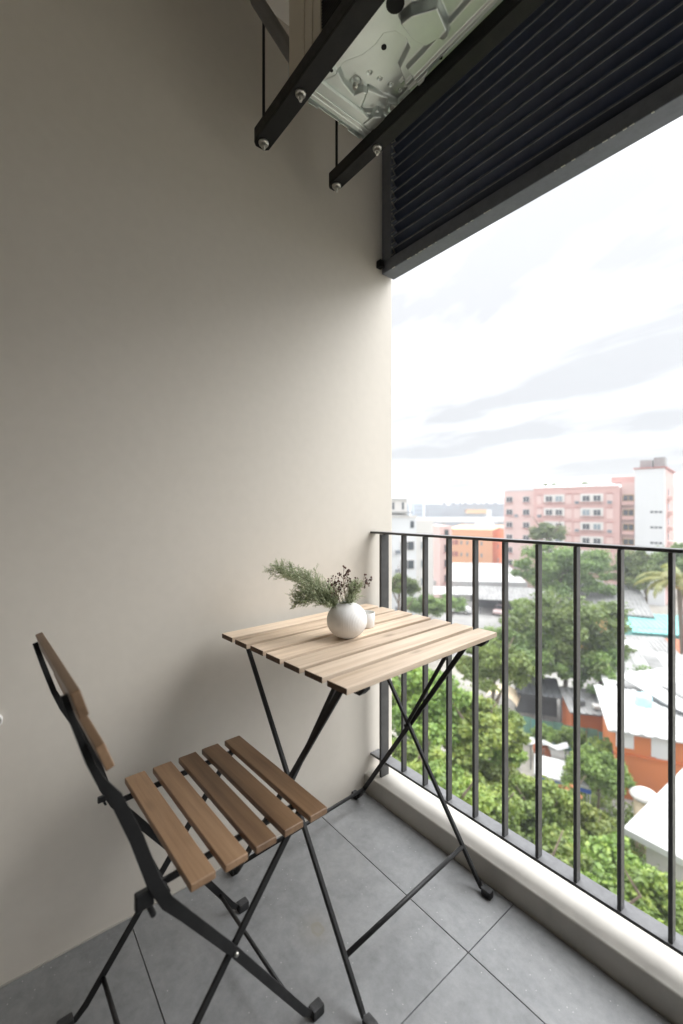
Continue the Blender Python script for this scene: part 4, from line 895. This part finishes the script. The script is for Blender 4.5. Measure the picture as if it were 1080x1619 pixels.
# rooftop plants on the pink block
for i, (px, py, lab) in enumerate(((858, 762, 'arching green plant on the pink block roof, leftmost'), (872, 763, 'low green rooftop plant right of the arching one'), (921, 760, 'thin rooftop plant in the middle of the pink block'), (939, 758, 'dark umbrella shaped plant on the pink block roof'))):
    L_ = (px-540)/691; x_ = (L_*102-37.9)/(.743+.669*L_); r_, d_ = 37.9+.743*x_+.669*2, 102-.669*x_+.743*2
    t = root('rooftop_plant', lab, 'plant', r_, d_, 0, GZ+H0, 'plants on the pink block roof')
    link('stem', TR, None, t, (0, 0, 0), (0, 0, 0), (1, 1, .9)); o = link('foliage', CROWN['far'], None, t, (0, 0, 1.1), (0, 0, i), (.8, .8, .45 if i != 3 else .25)); o['kind'] = 'stuff'
# palm
r, d, z = pt(1074, 925, 40.0)
t = root('coconut_palm', 'coconut palm with yellowing fronds and pinkish trunk at the right edge', 'palm', r, d, 0)
hh = z-GZ; m_ = MB(); m_.tube([(.5, 0, 0), (.35, 0, hh*.4), (.1, 0, hh*.8), (0, 0, hh)], [.28, .22, .19, .22], 12); m_.obj('trunk', 'bark', t)
def frond(L, droop, seed):
    q = random.Random(seed); m_ = MB(); pts = []; p = Vector((0, 0, 0)); a = R(55)
    for i in range(15): pts.append(p.copy()); p = p+Vector((math.cos(a), 0, math.sin(a)))*L/14; a -= droop/14
    m_.tube(pts, [.045*(1-i/17) for i in range(15)], 5)
    for i in range(1, 15):
        for k in range(3):
            f = (i+k/3)/15; b0 = pts[i-1].lerp(pts[i], k/3); d_ = (pts[i]-pts[i-1]).normalized()
            for s in (-1, 1):
                l_ = .95*math.sin(math.pi*min(1, f*.9+.12))*q.uniform(.8, 1.1); v = (d_*.6+Vector((0, s*.9, -.35))).normalized(); wv = d_*.045
                m_.add([b0-wv, b0+wv, b0+v*l_*.6+wv*.8, b0+v*l_+Vector((0, 0, -.25*l_)), b0+v*l_*.6-wv*.8], [(0, 1, 2, 3, 4)])
    return m_.mesh('frond', 'palm_yellow')
fr_ = [frond(4.4, R(125), 1), frond(4.0, R(155), 2), frond(4.5, R(100), 3)]
for i in range(17): link('frond', fr_[i % 3], None, t, (0, 0, hh), (0, R(-8+(i*37) % 40-10), R(i*137.5)))
for i in range(6): MB().lathe([(.01, -.17), (.12, -.08), (.14, .02), (.08, .14), (.01, .17)], 10).obj('coconut', 'ochre_paint', t, (.26*math.cos(i*1.05), .26*math.sin(i*1.05), hh-.22))
# ground cover: one mass nobody could count
gc = [((rr.uniform(-1, 1)*9, rr.uniform(-1, 1)*9, 0), (1.3, 1.3, .55)) for i in range(150)]
me = leaf_cloud('ground_cover', 'leaf_green', gc, 340, .17, 31)
o = link('ground_cover', me, None, None, S(8.5, 18.5, GZ+.35), (0, 0, R(YAW))); tag(o, 'low leafy ground cover between the shrubs below the balcony', 'ground cover', kind='stuff')

# ---- hazy air
hz = NT('hazy_air'); hz.t.nodes.remove(hz.b); pv = hz.n('ShaderNodeVolumePrincipled'); pv.inputs['Color'].default_value = (.93, .95, 1, 1); pv.inputs['Density'].default_value = .0012; pv.inputs['Anisotropy'].default_value = .2
hz.l(pv.outputs[0], hz.out.inputs['Volume'])
tag(MB().box(-2600, 2600, -2600, 2600, GZ-1, 13).obj('haze', 'hazy_air'), kind='stuff')
